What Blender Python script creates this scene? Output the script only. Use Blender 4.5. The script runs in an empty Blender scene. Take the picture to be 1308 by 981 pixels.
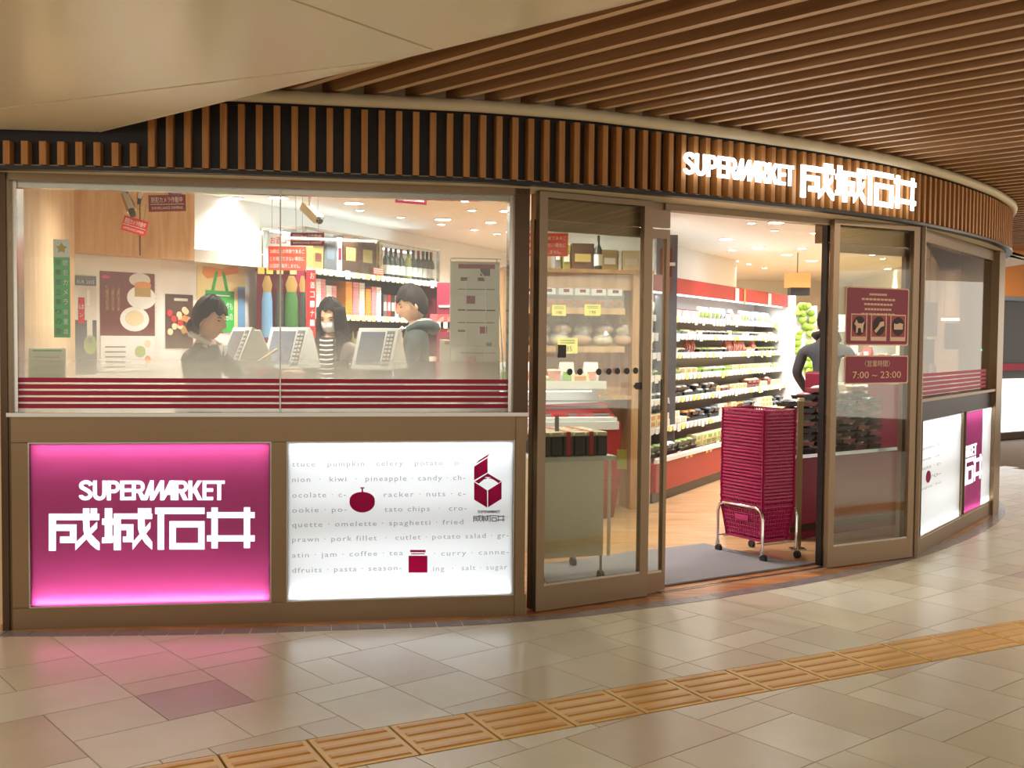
import bpy, bmesh, math, random
from math import sin, cos, radians as RD, pi
from mathutils import Vector, Matrix
random.seed(7)
SC = bpy.context.scene
COL = SC.collection

# ---------------------------------------------------------------- camera, world, exposure
F, PITCH, ROLL, EYE = 1386.0, .0412, .0096, 1.379
cX0 = Vector((1, 0, 0)); cF = Vector((0, cos(PITCH), -sin(PITCH))); cU0 = Vector((0, sin(PITCH), cos(PITCH)))
cX = cos(ROLL) * cX0 + sin(ROLL) * cU0
cU = -sin(ROLL) * cX0 + cos(ROLL) * cU0
cam_d = bpy.data.cameras.new('camera'); cam = bpy.data.objects.new('camera', cam_d); COL.objects.link(cam)
cam_d.sensor_fit = 'HORIZONTAL'; cam_d.sensor_width = 36; cam_d.lens = F / 1308 * 36
cam_d.clip_start = .05; cam_d.clip_end = 200
cam.matrix_world = Matrix(((cX.x, cU.x, -cF.x, 0), (cX.y, cU.y, -cF.y, 0), (cX.z, cU.z, -cF.z, EYE), (0, 0, 0, 1)))
SC.camera = cam
SC.view_settings.view_transform = 'Standard'; SC.view_settings.look = 'None'
SC.view_settings.gamma = 1; SC.view_settings.use_curve_mapping = False
SC.view_settings.exposure = 0.55
W = bpy.data.worlds.new('world'); SC.world = W; W.use_nodes = True
W.node_tree.nodes['Background'].inputs[0].default_value = (1, .90, .76, 1)
W.node_tree.nodes['Background'].inputs[1].default_value = 1.15
for k, v in (('max_bounces', 8), ('transparent_max_bounces', 16), ('diffuse_bounces', 3), ('glossy_bounces', 3), ('sample_clamp_indirect', 4.0), ('caustics_reflective', False), ('caustics_refractive', False)):
    setattr(SC.cycles, k, v)

WARM = (1, .86, .68); NEUT = (1, .955, .89); COOL = (.93, .97, 1)
def lamp(kind, loc, power, color, size=.1, size_y=None, rot=(0, 0, 0), spot=150, name='lamp_light'):
    l = bpy.data.lights.new(name, kind); l.energy = power; l.color = color
    if kind == 'AREA':
        l.shape = 'RECTANGLE'; l.size = size; l.size_y = size_y or size
    elif kind == 'SPOT':
        l.shadow_soft_size = size; l.spot_size = RD(spot); l.spot_blend = .7
    else:
        l.shadow_soft_size = size
    o = bpy.data.objects.new(name, l); o.location = loc; o.rotation_euler = rot; COL.objects.link(o); return o
# unseen fill lamps added at ceiling height, behind and beside the viewer
for (x, y, z, p) in ((-4.7, 2.3, 2.28, 85), (-.1, .5, 2.28, 16), (1.9, .5, 2.5, 10), (3.6, 2.6, 2.5, 14), (5.4, 5.4, 2.5, 60), (6.8, 8.8, 2.5, 70)):
    lamp('AREA', (x, y, z), p, WARM, .9, .25, name='corridor_fill')

# ---------------------------------------------------------------- pixel helpers (1308 x 981)
def ray(px, py):
    return cF + cX * ((px - 654) / F) - cU * ((py - 490.5) / F)
def atz(px, py, z=0.0):
    d = ray(px, py); t = (z - EYE) / d.z; return Vector((0, 0, EYE)) + d * t
def atd(px, py, d0):
    d = ray(px, py); t = d0 / d.y; return Vector((0, 0, EYE)) + d * t
def pix(P):
    d = Vector(P) - Vector((0, 0, EYE)); k = d.dot(cF)
    return (654 + F * d.dot(cX) / k, 490.5 - F * d.dot(cU) / k) if k > .01 else (-9999, -9999)
class Seg:
    """vertical plane through A and B; local x along AB, local -y towards the corridor"""
    def __init__(s, A, B):
        s.A = Vector((A[0], A[1], 0)); s.B = Vector((B[0], B[1], 0)); s.d = (s.B - s.A); s.L = s.d.length; s.d.normalize()
        s.n = Vector((s.d.y, -s.d.x, 0)); s.ang = math.atan2(s.d.y, s.d.x)
    def loc(s, px, py, off=0.0):
        d = ray(px, py); a = s.A - s.n * off
        t = (a.dot(s.n)) / d.dot(s.n); P = Vector((0, 0, EYE)) + d * t
        return (P - s.A).dot(s.d), P.z
# ---------------------------------------------------------------- materials
MATS = {}
def nmat(name):
    m = bpy.data.materials.new(name); m.use_nodes = True; nt = m.node_tree
    b = nt.nodes['Principled BSDF']; MATS[name] = m; return m, nt, b
def c4(c): return (c[0], c[1], c[2], 1)
def hexc(r, g, b):
    f = lambda v: ((v / 255 + .055) / 1.055) ** 2.4 if v > 10 else v / 255 / 12.92
    return (f(r), f(g), f(b))
def mat(name, col, rough=.5, metal=0.0, var=0.0, scale=6, bump=0.0, coat=0.0, spec=.5):
    m, nt, b = nmat(name); b.inputs['Roughness'].default_value = rough; b.inputs['Metallic'].default_value = metal
    b.inputs['Base Color'].default_value = c4(col); b.inputs['Coat Weight'].default_value = coat
    b.inputs['Specular IOR Level'].default_value = spec
    if var or bump:
        tc = nt.nodes.new('ShaderNodeTexCoord'); n = nt.nodes.new('ShaderNodeTexNoise'); n.inputs['Scale'].default_value = scale; n.inputs['Detail'].default_value = 4
        nt.links.new(tc.outputs['Object'], n.inputs['Vector'])
        if var:
            r = nt.nodes.new('ShaderNodeMapRange'); r.inputs[3].default_value = 1 - var; r.inputs[4].default_value = 1 + var
            mx = nt.nodes.new('ShaderNodeVectorMath'); mx.operation = 'SCALE'; mx.inputs[0].default_value = col
            nt.links.new(n.outputs['Fac'], r.inputs[0]); nt.links.new(r.outputs[0], mx.inputs['Scale']); nt.links.new(mx.outputs[0], b.inputs['Base Color'])
        if bump:
            bp = nt.nodes.new('ShaderNodeBump'); bp.inputs['Strength'].default_value = bump; bp.inputs['Distance'].default_value = .004
            nt.links.new(n.outputs['Fac'], bp.inputs['Height']); nt.links.new(bp.outputs[0], b.inputs['Normal'])
    return m
def wood(name, dark, light, axis=0, rough=.45, scale=3.0, rand=True, stretch=12, coord='Object'):
    m, nt, b = nmat(name); N = nt.nodes; L = nt.links
    tc = N.new('ShaderNodeTexCoord'); mp = N.new('ShaderNodeMapping'); s = [stretch, stretch, stretch]; s[axis] = 1
    mp.inputs['Scale'].default_value = s
    L.new(tc.outputs[coord], mp.inputs['Vector'])
    if rand:
        oi = N.new('ShaderNodeObjectInfo'); cm = N.new('ShaderNodeCombineXYZ'); ml = N.new('ShaderNodeMath'); ml.operation = 'MULTIPLY'; ml.inputs[1].default_value = 37
        L.new(oi.outputs['Random'], ml.inputs[0])
        for i in range(3): L.new(ml.outputs[0], cm.inputs[i])
        L.new(cm.outputs[0], mp.inputs['Location'])
    n1 = N.new('ShaderNodeTexNoise'); n1.inputs['Scale'].default_value = scale; n1.inputs['Detail'].default_value = 5; n1.inputs['Distortion'].default_value = .6
    L.new(mp.outputs[0], n1.inputs['Vector'])
    cr = N.new('ShaderNodeValToRGB'); cr.color_ramp.elements[0].position = .3; cr.color_ramp.elements[1].position = .7
    cr.color_ramp.elements[0].color = c4(dark); cr.color_ramp.elements[1].color = c4(light)
    L.new(n1.outputs['Fac'], cr.inputs[0]); L.new(cr.outputs[0], b.inputs['Base Color'])
    b.inputs['Roughness'].default_value = rough
    return m
def glow(name, col, strength):
    m, nt, b = nmat(name); b.inputs['Base Color'].default_value = c4(col)
    b.inputs['Emission Color'].default_value = c4(col); b.inputs['Emission Strength'].default_value = strength; return m
def glass(name, tint=(.95, .97, .95), refl=1.0, haze=None, dark=0.0):
    """thin pane: fresnel mix of transparent and mirror; haze=(z0,z1,max) paints in a pale reflection of the floor, fading upward"""
    m = bpy.data.materials.new(name); m.use_nodes = True; nt = m.node_tree; N = nt.nodes; L = nt.links; N.clear(); MATS[name] = m
    out = N.new('ShaderNodeOutputMaterial'); tr = N.new('ShaderNodeBsdfTransparent'); tr.inputs[0].default_value = c4(tint)
    gl = N.new('ShaderNodeBsdfGlossy'); gl.inputs['Roughness'].default_value = .02
    ge = N.new('ShaderNodeNewGeometry'); dt = N.new('ShaderNodeVectorMath'); dt.operation = 'DOT_PRODUCT'; L.new(ge.outputs['Normal'], dt.inputs[0]); L.new(ge.outputs['Incoming'], dt.inputs[1])
    ab = N.new('ShaderNodeMath'); ab.operation = 'ABSOLUTE'; L.new(dt.outputs['Value'], ab.inputs[0]); iv = N.new('ShaderNodeMath'); iv.operation = 'SUBTRACT'; iv.inputs[0].default_value = 1; L.new(ab.outputs[0], iv.inputs[1])
    pw = N.new('ShaderNodeMath'); pw.operation = 'POWER'; pw.inputs[1].default_value = 5; L.new(iv.outputs[0], pw.inputs[0])
    mu = N.new('ShaderNodeMath'); mu.operation = 'MULTIPLY_ADD'; mu.inputs[1].default_value = .9; mu.inputs[2].default_value = .04 * refl; L.new(pw.outputs[0], mu.inputs[0])
    mx = N.new('ShaderNodeMixShader'); L.new(mu.outputs[0], mx.inputs[0]); L.new(tr.outputs[0], mx.inputs[1]); L.new(gl.outputs[0], mx.inputs[2])
    last = mx
    if haze:
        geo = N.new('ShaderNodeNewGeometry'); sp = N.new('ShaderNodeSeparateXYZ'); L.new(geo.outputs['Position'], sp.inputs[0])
        mr = N.new('ShaderNodeMapRange'); mr.inputs[1].default_value = haze[0]; mr.inputs[2].default_value = haze[1]; mr.inputs[3].default_value = haze[2]; mr.inputs[4].default_value = 0
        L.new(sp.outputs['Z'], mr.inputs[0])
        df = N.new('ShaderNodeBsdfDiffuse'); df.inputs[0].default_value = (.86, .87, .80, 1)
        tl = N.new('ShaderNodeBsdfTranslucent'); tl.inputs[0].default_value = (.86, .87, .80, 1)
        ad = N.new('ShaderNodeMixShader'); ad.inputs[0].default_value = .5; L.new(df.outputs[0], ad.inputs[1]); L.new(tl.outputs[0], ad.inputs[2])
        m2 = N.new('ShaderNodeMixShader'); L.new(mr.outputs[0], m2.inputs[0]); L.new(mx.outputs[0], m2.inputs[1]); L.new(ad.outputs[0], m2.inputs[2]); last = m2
    L.new(last.outputs[0], out.inputs[0]); return m
def diffuser(name, col, k=.8):
    """translucent sign sheet lit by the tubes behind it"""
    m = bpy.data.materials.new(name); m.use_nodes = True; nt = m.node_tree; N = nt.nodes; L = nt.links; N.clear(); MATS[name] = m
    out = N.new('ShaderNodeOutputMaterial'); tl = N.new('ShaderNodeBsdfTranslucent'); tl.inputs[0].default_value = c4(col)
    gl = N.new('ShaderNodeBsdfPrincipled'); gl.inputs['Base Color'].default_value = c4(col); gl.inputs['Roughness'].default_value = .25
    mx = N.new('ShaderNodeMixShader'); mx.inputs[0].default_value = 1 - k; L.new(tl.outputs[0], mx.inputs[1]); L.new(gl.outputs[0], mx.inputs[2]); L.new(mx.outputs[0], out.inputs[0]); return m

M = MATS
wood('fascia_wood', hexc(172, 114, 58), hexc(204, 146, 82), 2, .5)
wood('ceiling_wood', hexc(158, 112, 72), hexc(200, 156, 110), 0, .45, 2.2); wood('ceiling_wood_bounce', hexc(226, 188, 142), hexc(240, 208, 168), 0, .45, 2.2)  # paler copy for slat undersides: light bounced off the floor put into the colour
wood('cabinet_wood', hexc(196, 152, 104), hexc(222, 182, 134), 2, .4, 2.0, False, 9)
wood('pale_wood', hexc(214, 178, 134), hexc(232, 202, 160), 2, .45, 1.6, False, 7)
wood('floor_wood', hexc(160, 122, 84), hexc(202, 164, 120), 0, .28, 2.2, False, 6)
wood('threshold_wood', hexc(140, 88, 50), hexc(196, 136, 84), 0, .3, 3, False, 7)
mat('cream_paint', hexc(226, 212, 178), .5); mat('cream_trim', hexc(228, 216, 184), .45)
mat('dark_backing', hexc(38, 32, 34), .5); mat('black_metal', hexc(26, 22, 26), .4)
mat('gloss_panel', hexc(250, 240, 204), .22, 0, spec=.45)
mat('steel', hexc(136, 114, 88), .32, .85, .06, 2); mat('door_metal', hexc(144, 124, 102), .38, .75, .04, 2)
mat('bright_steel', hexc(190, 186, 178), .2, .95); mat('chrome', (.8, .8, .8), .12, 1); mat('dark_steel', hexc(84, 66, 52), .3, .85)
mat('grout', hexc(112, 96, 82), .8); mat('kerb', hexc(128, 118, 118), .22, .0, .2, 14); mat('yellow_paver', hexc(206, 164, 88), .45, 0, .08, 20)
mat('yellow_bar', hexc(190, 138, 62), .4, 0, .08, 20)  # darker than the pavers: shading of the raised bars put into the colour
mat('shop_ceiling', hexc(244, 242, 236), .8); mat('white_wall', hexc(238, 236, 230), .8); mat('grey_wall', hexc(206, 200, 190), .8)
mat('white_plastic', hexc(232, 234, 232), .35); mat('grey_plastic', hexc(120, 124, 128), .5); mat('dark_plastic', hexc(44, 44, 48), .4); mat('screen', hexc(128, 134, 148), .15)
mat('maroon', hexc(132, 22, 56), .5); mat('stripe', hexc(160, 14, 62), .5); mat('magenta', hexc(196, 44, 116), .5); mat('red_panel', hexc(156, 34, 38), .4); mat('orange_red', hexc(232, 84, 60), .6)
mat('red', hexc(206, 40, 44), .5); mat('white', hexc(240, 240, 238), .6); mat('paper', hexc(236, 232, 218), .8); mat('cream_ink', hexc(222, 188, 160), .6); mat('ink', hexc(50, 46, 50), .7); mat('grey_ink', hexc(128, 122, 120), .7)
mat('green', hexc(52, 178, 72), .5); mat('dark_green', hexc(62, 122, 58), .6); mat('gold', hexc(196, 172, 104), .6); mat('yellow_tag', hexc(246, 232, 110), .6); mat('pale_yellow', hexc(240, 226, 160), .7)
mat('white_tag', hexc(222, 220, 212), .6); mat('grey_mat', hexc(122, 118, 122), .95, 0, .25, 160, .6); mat('basket', hexc(176, 26, 92), .42, 0, coat=.2)
mat('rubber', hexc(30, 30, 32), .6); mat('beige_board', hexc(214, 200, 172), .5); mat('sky_blue', hexc(120, 170, 214), .5); mat('brown_ink', hexc(112, 52, 44), .5)
mat('pink_print', hexc(226, 150, 160), .6); mat('orange_print', hexc(240, 158, 54), .6); mat('dark_bag', hexc(60, 70, 66), .35)
mat('orange_wall', hexc(236, 150, 64), .6)
mat('bluegrey', hexc(120, 130, 140), .4)
mat('skin', hexc(226, 180, 150), .5); mat('lip', hexc(190, 110, 104), .5); mat('hair', hexc(32, 24, 22), .7, 0, .3, 60, .5, spec=.25); mat('hair_brown', hexc(52, 36, 30), .7, 0, .3, 60, .5, spec=.25); mat('eye', hexc(30, 24, 24), .2)
mat('taupe', hexc(158, 134, 106), .7); mat('navy_coat', hexc(48, 56, 56), .8, 0, .12, 12, .3); mat('black_cloth', hexc(52, 54, 54), .85); mat('grey_coat', hexc(78, 80, 88), .85); mat('brown_coat', hexc(104, 88, 82), .8, 0, .12, 12, .3)
mat('trouser', hexc(44, 46, 56), .85); mat('mask', hexc(236, 236, 240), .7); mat('stripe_shirt', hexc(214, 210, 204), .8); mat('collar', hexc(236, 236, 236), .7)
for nm, cc in (('bread', (206, 150, 88)), ('bread_dark', (172, 110, 60)), ('pack_white', (236, 234, 226)), ('pack_cream', (232, 216, 178)), ('pack_green', (158, 178, 108)), ('pack_black', (44, 42, 44)), ('pack_pink', (226, 150, 130)), ('pack_orange', (222, 150, 84)), ('meat', (150, 84, 84)), ('leaf', (132, 172, 66)), ('bottle_dark', (28, 34, 30)), ('bottle_olive', (132, 130, 58)), ('carton_brown', (84, 58, 46)), ('carton_grey', (104, 104, 108)), ('carton_gold', (178, 150, 86)), ('carton_white', (220, 216, 208))):
    mat(nm, hexc(*cc), .35, 0, .12, 18)
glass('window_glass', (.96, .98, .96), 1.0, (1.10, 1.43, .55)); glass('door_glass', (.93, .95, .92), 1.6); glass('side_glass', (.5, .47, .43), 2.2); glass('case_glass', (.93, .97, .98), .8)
mat('clear_wrap', (.9, .9, .9), .12)
def wrapmat(name, a=.45):
    m = bpy.data.materials.new(name); m.use_nodes = True; N = m.node_tree.nodes; L = m.node_tree.links; b = N['Principled BSDF']
    b.inputs['Base Color'].default_value = (.9, .9, .9, 1); b.inputs['Roughness'].default_value = .12; b.inputs['Alpha'].default_value = a; MATS[name] = m
wrapmat('clear_wrap2', .22)
diffuser('sign_pink', (.62, .21, .40), .86); diffuser('sign_white', (.93, .95, .97), .86); glow('sign_letter', (.80, .86, .93), .82); diffuser('sign_ink', (.42, .42, .45), .8); diffuser('sign_magenta', hexc(190, 40, 110), .8)
glow('tube', (.96, .98, 1), 7); glow('tube_weak', (.96, .98, 1), 1.3); glow('case_light_soft', (.93, .98, 1), 2.2); glow('tube_strong', (.96, .98, 1), 22); glow('sign_glow', (.90, .95, 1), 2.2); glow('lamp_disc', (1, .96, .88), 14); glow('lamp_disc_hot', (1, .97, .92), 40); glow('case_light', (.93, .98, 1), 5); glow('green_led', (.1, 1, .35), 6)
def tile_mat():
    m, nt, b = nmat('stone_tile'); N = nt.nodes; L = nt.links; b.inputs['Specular IOR Level'].default_value = .45
    oi = N.new('ShaderNodeObjectInfo'); cr = N.new('ShaderNodeValToRGB'); cr.color_ramp.interpolation = 'CONSTANT'
    els = [(0, (200, 192, 170)), (.22, (196, 186, 162)), (.4, (192, 182, 160)), (.58, (204, 198, 180)), (.74, (190, 176, 156)), (.86, (198, 190, 168)), (.97, (172, 152, 142))]
    e = cr.color_ramp.elements; e[0].color = c4(hexc(*els[0][1])); e[1].position = els[1][0]; e[1].color = c4(hexc(*els[1][1]))
    for p, c in els[2:]:
        q = e.new(p); q.color = c4(hexc(*c))
    L.new(oi.outputs['Random'], cr.inputs[0])
    tc = N.new('ShaderNodeTexCoord'); n = N.new('ShaderNodeTexNoise'); n.inputs['Scale'].default_value = 3.5; n.inputs['Detail'].default_value = 6; n.inputs['Roughness'].default_value = .65
    L.new(tc.outputs['Object'], n.inputs['Vector'])
    mr = N.new('ShaderNodeMapRange'); mr.inputs[3].default_value = .84; mr.inputs[4].default_value = 1.1; L.new(n.outputs['Fac'], mr.inputs[0])
    vm = N.new('ShaderNodeVectorMath'); vm.operation = 'SCALE'; L.new(cr.outputs[0], vm.inputs[0]); L.new(mr.outputs[0], vm.inputs['Scale']); L.new(vm.outputs[0], b.inputs['Base Color'])
    r2 = N.new('ShaderNodeMapRange'); r2.inputs[3].default_value = .27; r2.inputs[4].default_value = .29; L.new(n.outputs['Fac'], r2.inputs[0]); L.new(r2.outputs[0], b.inputs['Roughness'])
    n2 = N.new('ShaderNodeTexNoise'); n2.inputs['Scale'].default_value = 9; L.new(tc.outputs['Object'], n2.inputs['Vector'])
    bp = N.new('ShaderNodeBump'); bp.inputs['Strength'].default_value = .08; bp.inputs['Distance'].default_value = .004; L.new(n2.outputs['Fac'], bp.inputs['Height']); L.new(bp.outputs[0], b.inputs['Normal'])
tile_mat()
# ---------------------------------------------------------------- mesh builder
class MB:
    def __init__(s): s.v = []; s.f = []; s.m = []
    def add(s, vs, fs, m=0):
        o = len(s.v); s.v += [tuple(v) for v in vs]; s.f += [tuple(i + o for i in f) for f in fs]; s.m += [m] * len(fs); return s
    def box(s, x0, x1, y0, y1, z0, z1, m=0):
        return s.add([(x0, y0, z0), (x1, y0, z0), (x1, y1, z0), (x0, y1, z0), (x0, y0, z1), (x1, y0, z1), (x1, y1, z1), (x0, y1, z1)],
                     [(0, 3, 2, 1), (4, 5, 6, 7), (0, 1, 5, 4), (1, 2, 6, 5), (2, 3, 7, 6), (3, 0, 4, 7)], m)
    def obox(s, c, sz, rz=0, m=0, rx=0, ry=0):
        R = Matrix.Rotation(rz, 3, 'Z') @ Matrix.Rotation(ry, 3, 'Y') @ Matrix.Rotation(rx, 3, 'X'); a, b, d = [q / 2 for q in sz]; c = Vector(c)
        vs = [c + R @ Vector(p) for p in ((-a, -b, -d), (a, -b, -d), (a, b, -d), (-a, b, -d), (-a, -b, d), (a, -b, d), (a, b, d), (-a, b, d))]
        return s.add(vs, [(0, 3, 2, 1), (4, 5, 6, 7), (0, 1, 5, 4), (1, 2, 6, 5), (2, 3, 7, 6), (3, 0, 4, 7)], m)
    def quad(s, pts, m=0): return s.add(pts, [tuple(range(len(pts)))], m)
    def cyl(s, p0, p1, r0, r1=None, n=10, m=0):
        return s.tube([p0, p1], [r0, r0 if r1 is None else r1], n, m)
    def tube(s, pts, r, n=8, m=0, cap=True):
        pts = [Vector(p) for p in pts]; k = len(pts)
        if not hasattr(r, '__len__'): r = [r] * k
        rings = []; prev = None
        for i, p in enumerate(pts):
            t = (pts[min(i + 1, k - 1)] - pts[max(i - 1, 0)]).normalized()
            if prev is None:
                a = Vector((0, 0, 1)) if abs(t.z) < .9 else Vector((1, 0, 0)); u = t.cross(a).normalized()
            else:
                u = (prev - t * prev.dot(t)).normalized()
            prev = u; w = t.cross(u)
            rings.append([p + (u * cos(2 * pi * j / n) + w * sin(2 * pi * j / n)) * r[i] for j in range(n)])
        vs = [q for g in rings for q in g]; fs = []
        for i in range(k - 1):
            for j in range(n): fs.append((i * n + j, i * n + (j + 1) % n, (i + 1) * n + (j + 1) % n, (i + 1) * n + j))
        if cap: fs += [tuple(reversed(range(n))), tuple(range((k - 1) * n, k * n))]
        return s.add(vs, fs, m)
    def lathe(s, prof, c=(0, 0, 0), n=12, m=0, sx=1, sy=1):
        vs = []; fs = []; c = Vector(c); k = len(prof)
        for (r, z) in prof:
            for j in range(n): vs.append(c + Vector((r * sx * cos(2 * pi * j / n), r * sy * sin(2 * pi * j / n), z)))
        for i in range(k - 1):
            for j in range(n): fs.append((i * n + j, i * n + (j + 1) % n, (i + 1) * n + (j + 1) % n, (i + 1) * n + j))
        fs += [tuple(reversed(range(n))), tuple(range((k - 1) * n, k * n))]
        return s.add(vs, fs, m)
    def prism(s, poly, y0, y1, m=0):
        """poly in local x,z extruded from y0 (front) to y1"""
        a = sum(poly[i][0] * poly[(i + 1) % len(poly)][1] - poly[(i + 1) % len(poly)][0] * poly[i][1] for i in range(len(poly)))
        if a < 0: poly = poly[::-1]
        n = len(poly); vs = [(x, y0, z) for x, z in poly] + [(x, y1, z) for x, z in poly]
        fs = [tuple(range(n)), tuple(reversed(range(n, 2 * n)))] + [(i, i + n, (i + 1) % n + n, (i + 1) % n) for i in range(n)]
        return s.add(vs, fs, m)
    def slab(s, poly, z0, z1, m=0):
        a = sum(poly[i][0] * poly[(i + 1) % len(poly)][1] - poly[(i + 1) % len(poly)][0] * poly[i][1] for i in range(len(poly)))
        if a < 0: poly = poly[::-1]
        n = len(poly); vs = [(p[0], p[1], z0) for p in poly] + [(p[0], p[1], z1) for p in poly]
        fs = [tuple(reversed(range(n))), tuple(range(n, 2 * n))] + [(i, (i + 1) % n, (i + 1) % n + n, i + n) for i in range(n)]
        return s.add(vs, fs, m)
    def ell(s, c, r, n=10, k=7, m=0):
        prof = [(max(.001, sin(pi * i / k)), -cos(pi * i / k)) for i in range(k + 1)]
        c = Vector(c); o = MB().lathe(prof, (0, 0, 0), n); return s.add([(c.x + v[0] * r[0], c.y + v[1] * r[1], c.z + v[2] * r[2]) for v in o.v], o.f, m)
    def xf(s, Mx): s.v = [tuple(Mx @ Vector(v)) for v in s.v]; return s
    def build(s, name, mats, parent=None, smooth=False, bevel=0):
        me = bpy.data.meshes.new(name); me.from_pydata(s.v, [], s.f); me.update()
        if not isinstance(mats, (list, tuple)): mats = [mats]
        for q in mats: me.materials.append(M[q] if isinstance(q, str) else q)
        if len(mats) > 1: me.polygons.foreach_set('material_index', s.m)
        if smooth:
            me.polygons.foreach_set('use_smooth', [True] * len(me.polygons))
            try: me.set_sharp_from_angle(angle=RD(45))
            except Exception: pass
        o = bpy.data.objects.new(name, me); COL.objects.link(o)
        if parent is not None: o.parent = parent
        if bevel:
            b = o.modifiers.new('bevel', 'BEVEL'); b.width = bevel; b.segments = 2; b.limit_method = 'ANGLE'
        return o
def empty(name, loc=(0, 0, 0), rz=0.0, parent=None):
    o = bpy.data.objects.new(name, None); o.empty_display_size = .1; o.location = loc; o.rotation_euler = (0, 0, rz); COL.objects.link(o)
    if parent is not None: o.parent = parent
    return o
def tag(o, label, cat, group=None, kind=None):
    o['label'] = label; o['category'] = cat
    if group: o['group'] = group
    if kind: o['kind'] = kind
    return o
def struct(o, label=None, cat='structure'):
    o['kind'] = 'structure'; o['category'] = cat
    if label: o['label'] = label
    return o
def thing(name, label, cat, loc=(0, 0, 0), rz=0.0, group=None): return tag(empty(name, loc, rz), label, cat, group)
def dup(root, loc=None, rz=None, label=None, group=None):
    def cp(o, par):
        c = o.copy(); COL.objects.link(c)
        if par is not None: c.parent = par
        for ch in KIDS.get(o.name, []): cp(ch, c)
        return c
    r = cp(root, None)
    if loc is not None: r.location = loc
    if rz is not None: r.rotation_euler = (0, 0, rz)
    if label: r['label'] = label
    if group: r['group'] = group
    return r
KIDS = {}
def index_kids(root):
    def go(o):
        KIDS[o.name] = list(o.children)
        for c in KIDS[o.name]: go(c)
    bpy.context.view_layer.update(); go(root)
def text(s, parent, x, z, mats, name='lettering', h=None, w=None, y=-.002, align='LEFT', depth=0.0, mirror=False, vertical=False, rotz=None, space=1.0):
    """flat lettering standing in local x,z, facing -y; h = cap-ish height, w = total width (scaled)"""
    cu = bpy.data.curves.new('t', 'FONT'); cu.body = s; cu.size = 1; cu.resolution_u = 2; cu.extrude = depth; cu.align_x = 'LEFT'; cu.space_character = space
    t = bpy.data.objects.new('t', cu); COL.objects.link(t); bpy.context.view_layer.update()
    me = bpy.data.meshes.new_from_object(t.evaluated_get(bpy.context.evaluated_depsgraph_get())); bpy.data.objects.remove(t); bpy.data.curves.remove(cu)
    if not len(me.vertices): return None
    xs = [v.co.x for v in me.vertices]; ys = [v.co.y for v in me.vertices]; x0, x1, y0, y1 = min(xs), max(xs), min(ys), max(ys)
    sy = (h / (y1 - y0)) if h else None; sx = (w / (x1 - x0)) if w else None
    if sy is None: sy = sx
    if sx is None: sx = sy
    ww = (x1 - x0) * sx; ox = {'LEFT': 0, 'CENTER': -ww / 2, 'RIGHT': -ww}[align]
    for v in me.vertices:
        X = (v.co.x - x0) * sx + ox; Z = (v.co.y - y0) * sy
        v.co = (x + X, y + v.co.z, z + Z)
    me.name = name
    me.materials.clear(); me.materials.append(M[mats])
    o = bpy.data.objects.new(name, me); COL.objects.link(o); o.parent = parent
    if len(s) > 1: o['kind'] = 'stuff'
    return o
def ordw(n): return ['first', 'second', 'third', 'fourth', 'fifth', 'sixth', 'seventh', 'eighth', 'ninth', 'tenth', 'eleventh', 'twelfth'][n] if n < 12 else f'{n + 1}{"st" if n in (20,) else "nd" if n in (21,) else "rd" if n in (22,) else "th"}'
def plural(w): return w + ('es' if w.endswith(('x', 'ch', 's')) else 's')
# ---------------------------------------------------------------- plan of the place
LW0, LW1, LW2 = (-2.33, 5.01), (-1.11, 5.18), (.08, 5.38)
DL0, DL1 = (.13, 5.42), (.74, 5.79)
DR0, DR1 = (1.93, 6.555), (2.585, 6.925)
RW0, RW1 = (2.62, 6.96), (3.97, 8.84)
CPTS = [(-4.6, 5.0), (-3.6, 4.92), (-2.9, 4.89), (-2.33, 4.9), (-1.81, 4.93), (-1.28, 4.985), (-.74, 5.075), (-.3, 5.15), (-.12, 5.19), (.3, 5.33), (.6, 5.48), (1.04, 5.72), (1.4, 5.95), (1.75, 6.18), (2.3, 6.61), (2.85, 7.16), (3.38, 7.79), (3.7, 8.24), (3.96, 8.66), (4.16, 9.1), (4.32, 9.6), (4.42, 10.2), (4.46, 11.2)]
def catmull(P, n=8):
    out = []
    for i in range(len(P) - 1):
        p0 = Vector(P[max(i - 1, 0)]); p1 = Vector(P[i]); p2 = Vector(P[i + 1]); p3 = Vector(P[min(i + 2, len(P) - 1)])
        for k in range(n):
            t = k / n
            out.append(.5 * ((2 * p1) + (p2 - p0) * t + (2 * p0 - 5 * p1 + 4 * p2 - p3) * t * t + (3 * p1 - p0 - 3 * p2 + p3) * t ** 3))
    out.append(Vector(P[-1])); return out
CC = catmull(CPTS, 6)
CL = [0.0]
for i in range(1, len(CC)): CL.append(CL[-1] + (CC[i] - CC[i - 1]).length)
def cpos(s):
    s = max(0, min(CL[-1] - 1e-6, s)); i = max(j for j in range(len(CL)) if CL[j] <= s); i = min(i, len(CC) - 2)
    t = (s - CL[i]) / (CL[i + 1] - CL[i]); p = CC[i].lerp(CC[i + 1], t); d = (CC[i + 1] - CC[i]).normalized(); return p, d
def coff(off):
    """curve moved inward (away from the corridor) by off"""
    out = []
    for i in range(len(CC)):
        d = (CC[min(i + 1, len(CC) - 1)] - CC[max(i - 1, 0)]).normalized(); out.append(CC[i] + Vector((-d.y, d.x)) * off)
    return out
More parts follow.
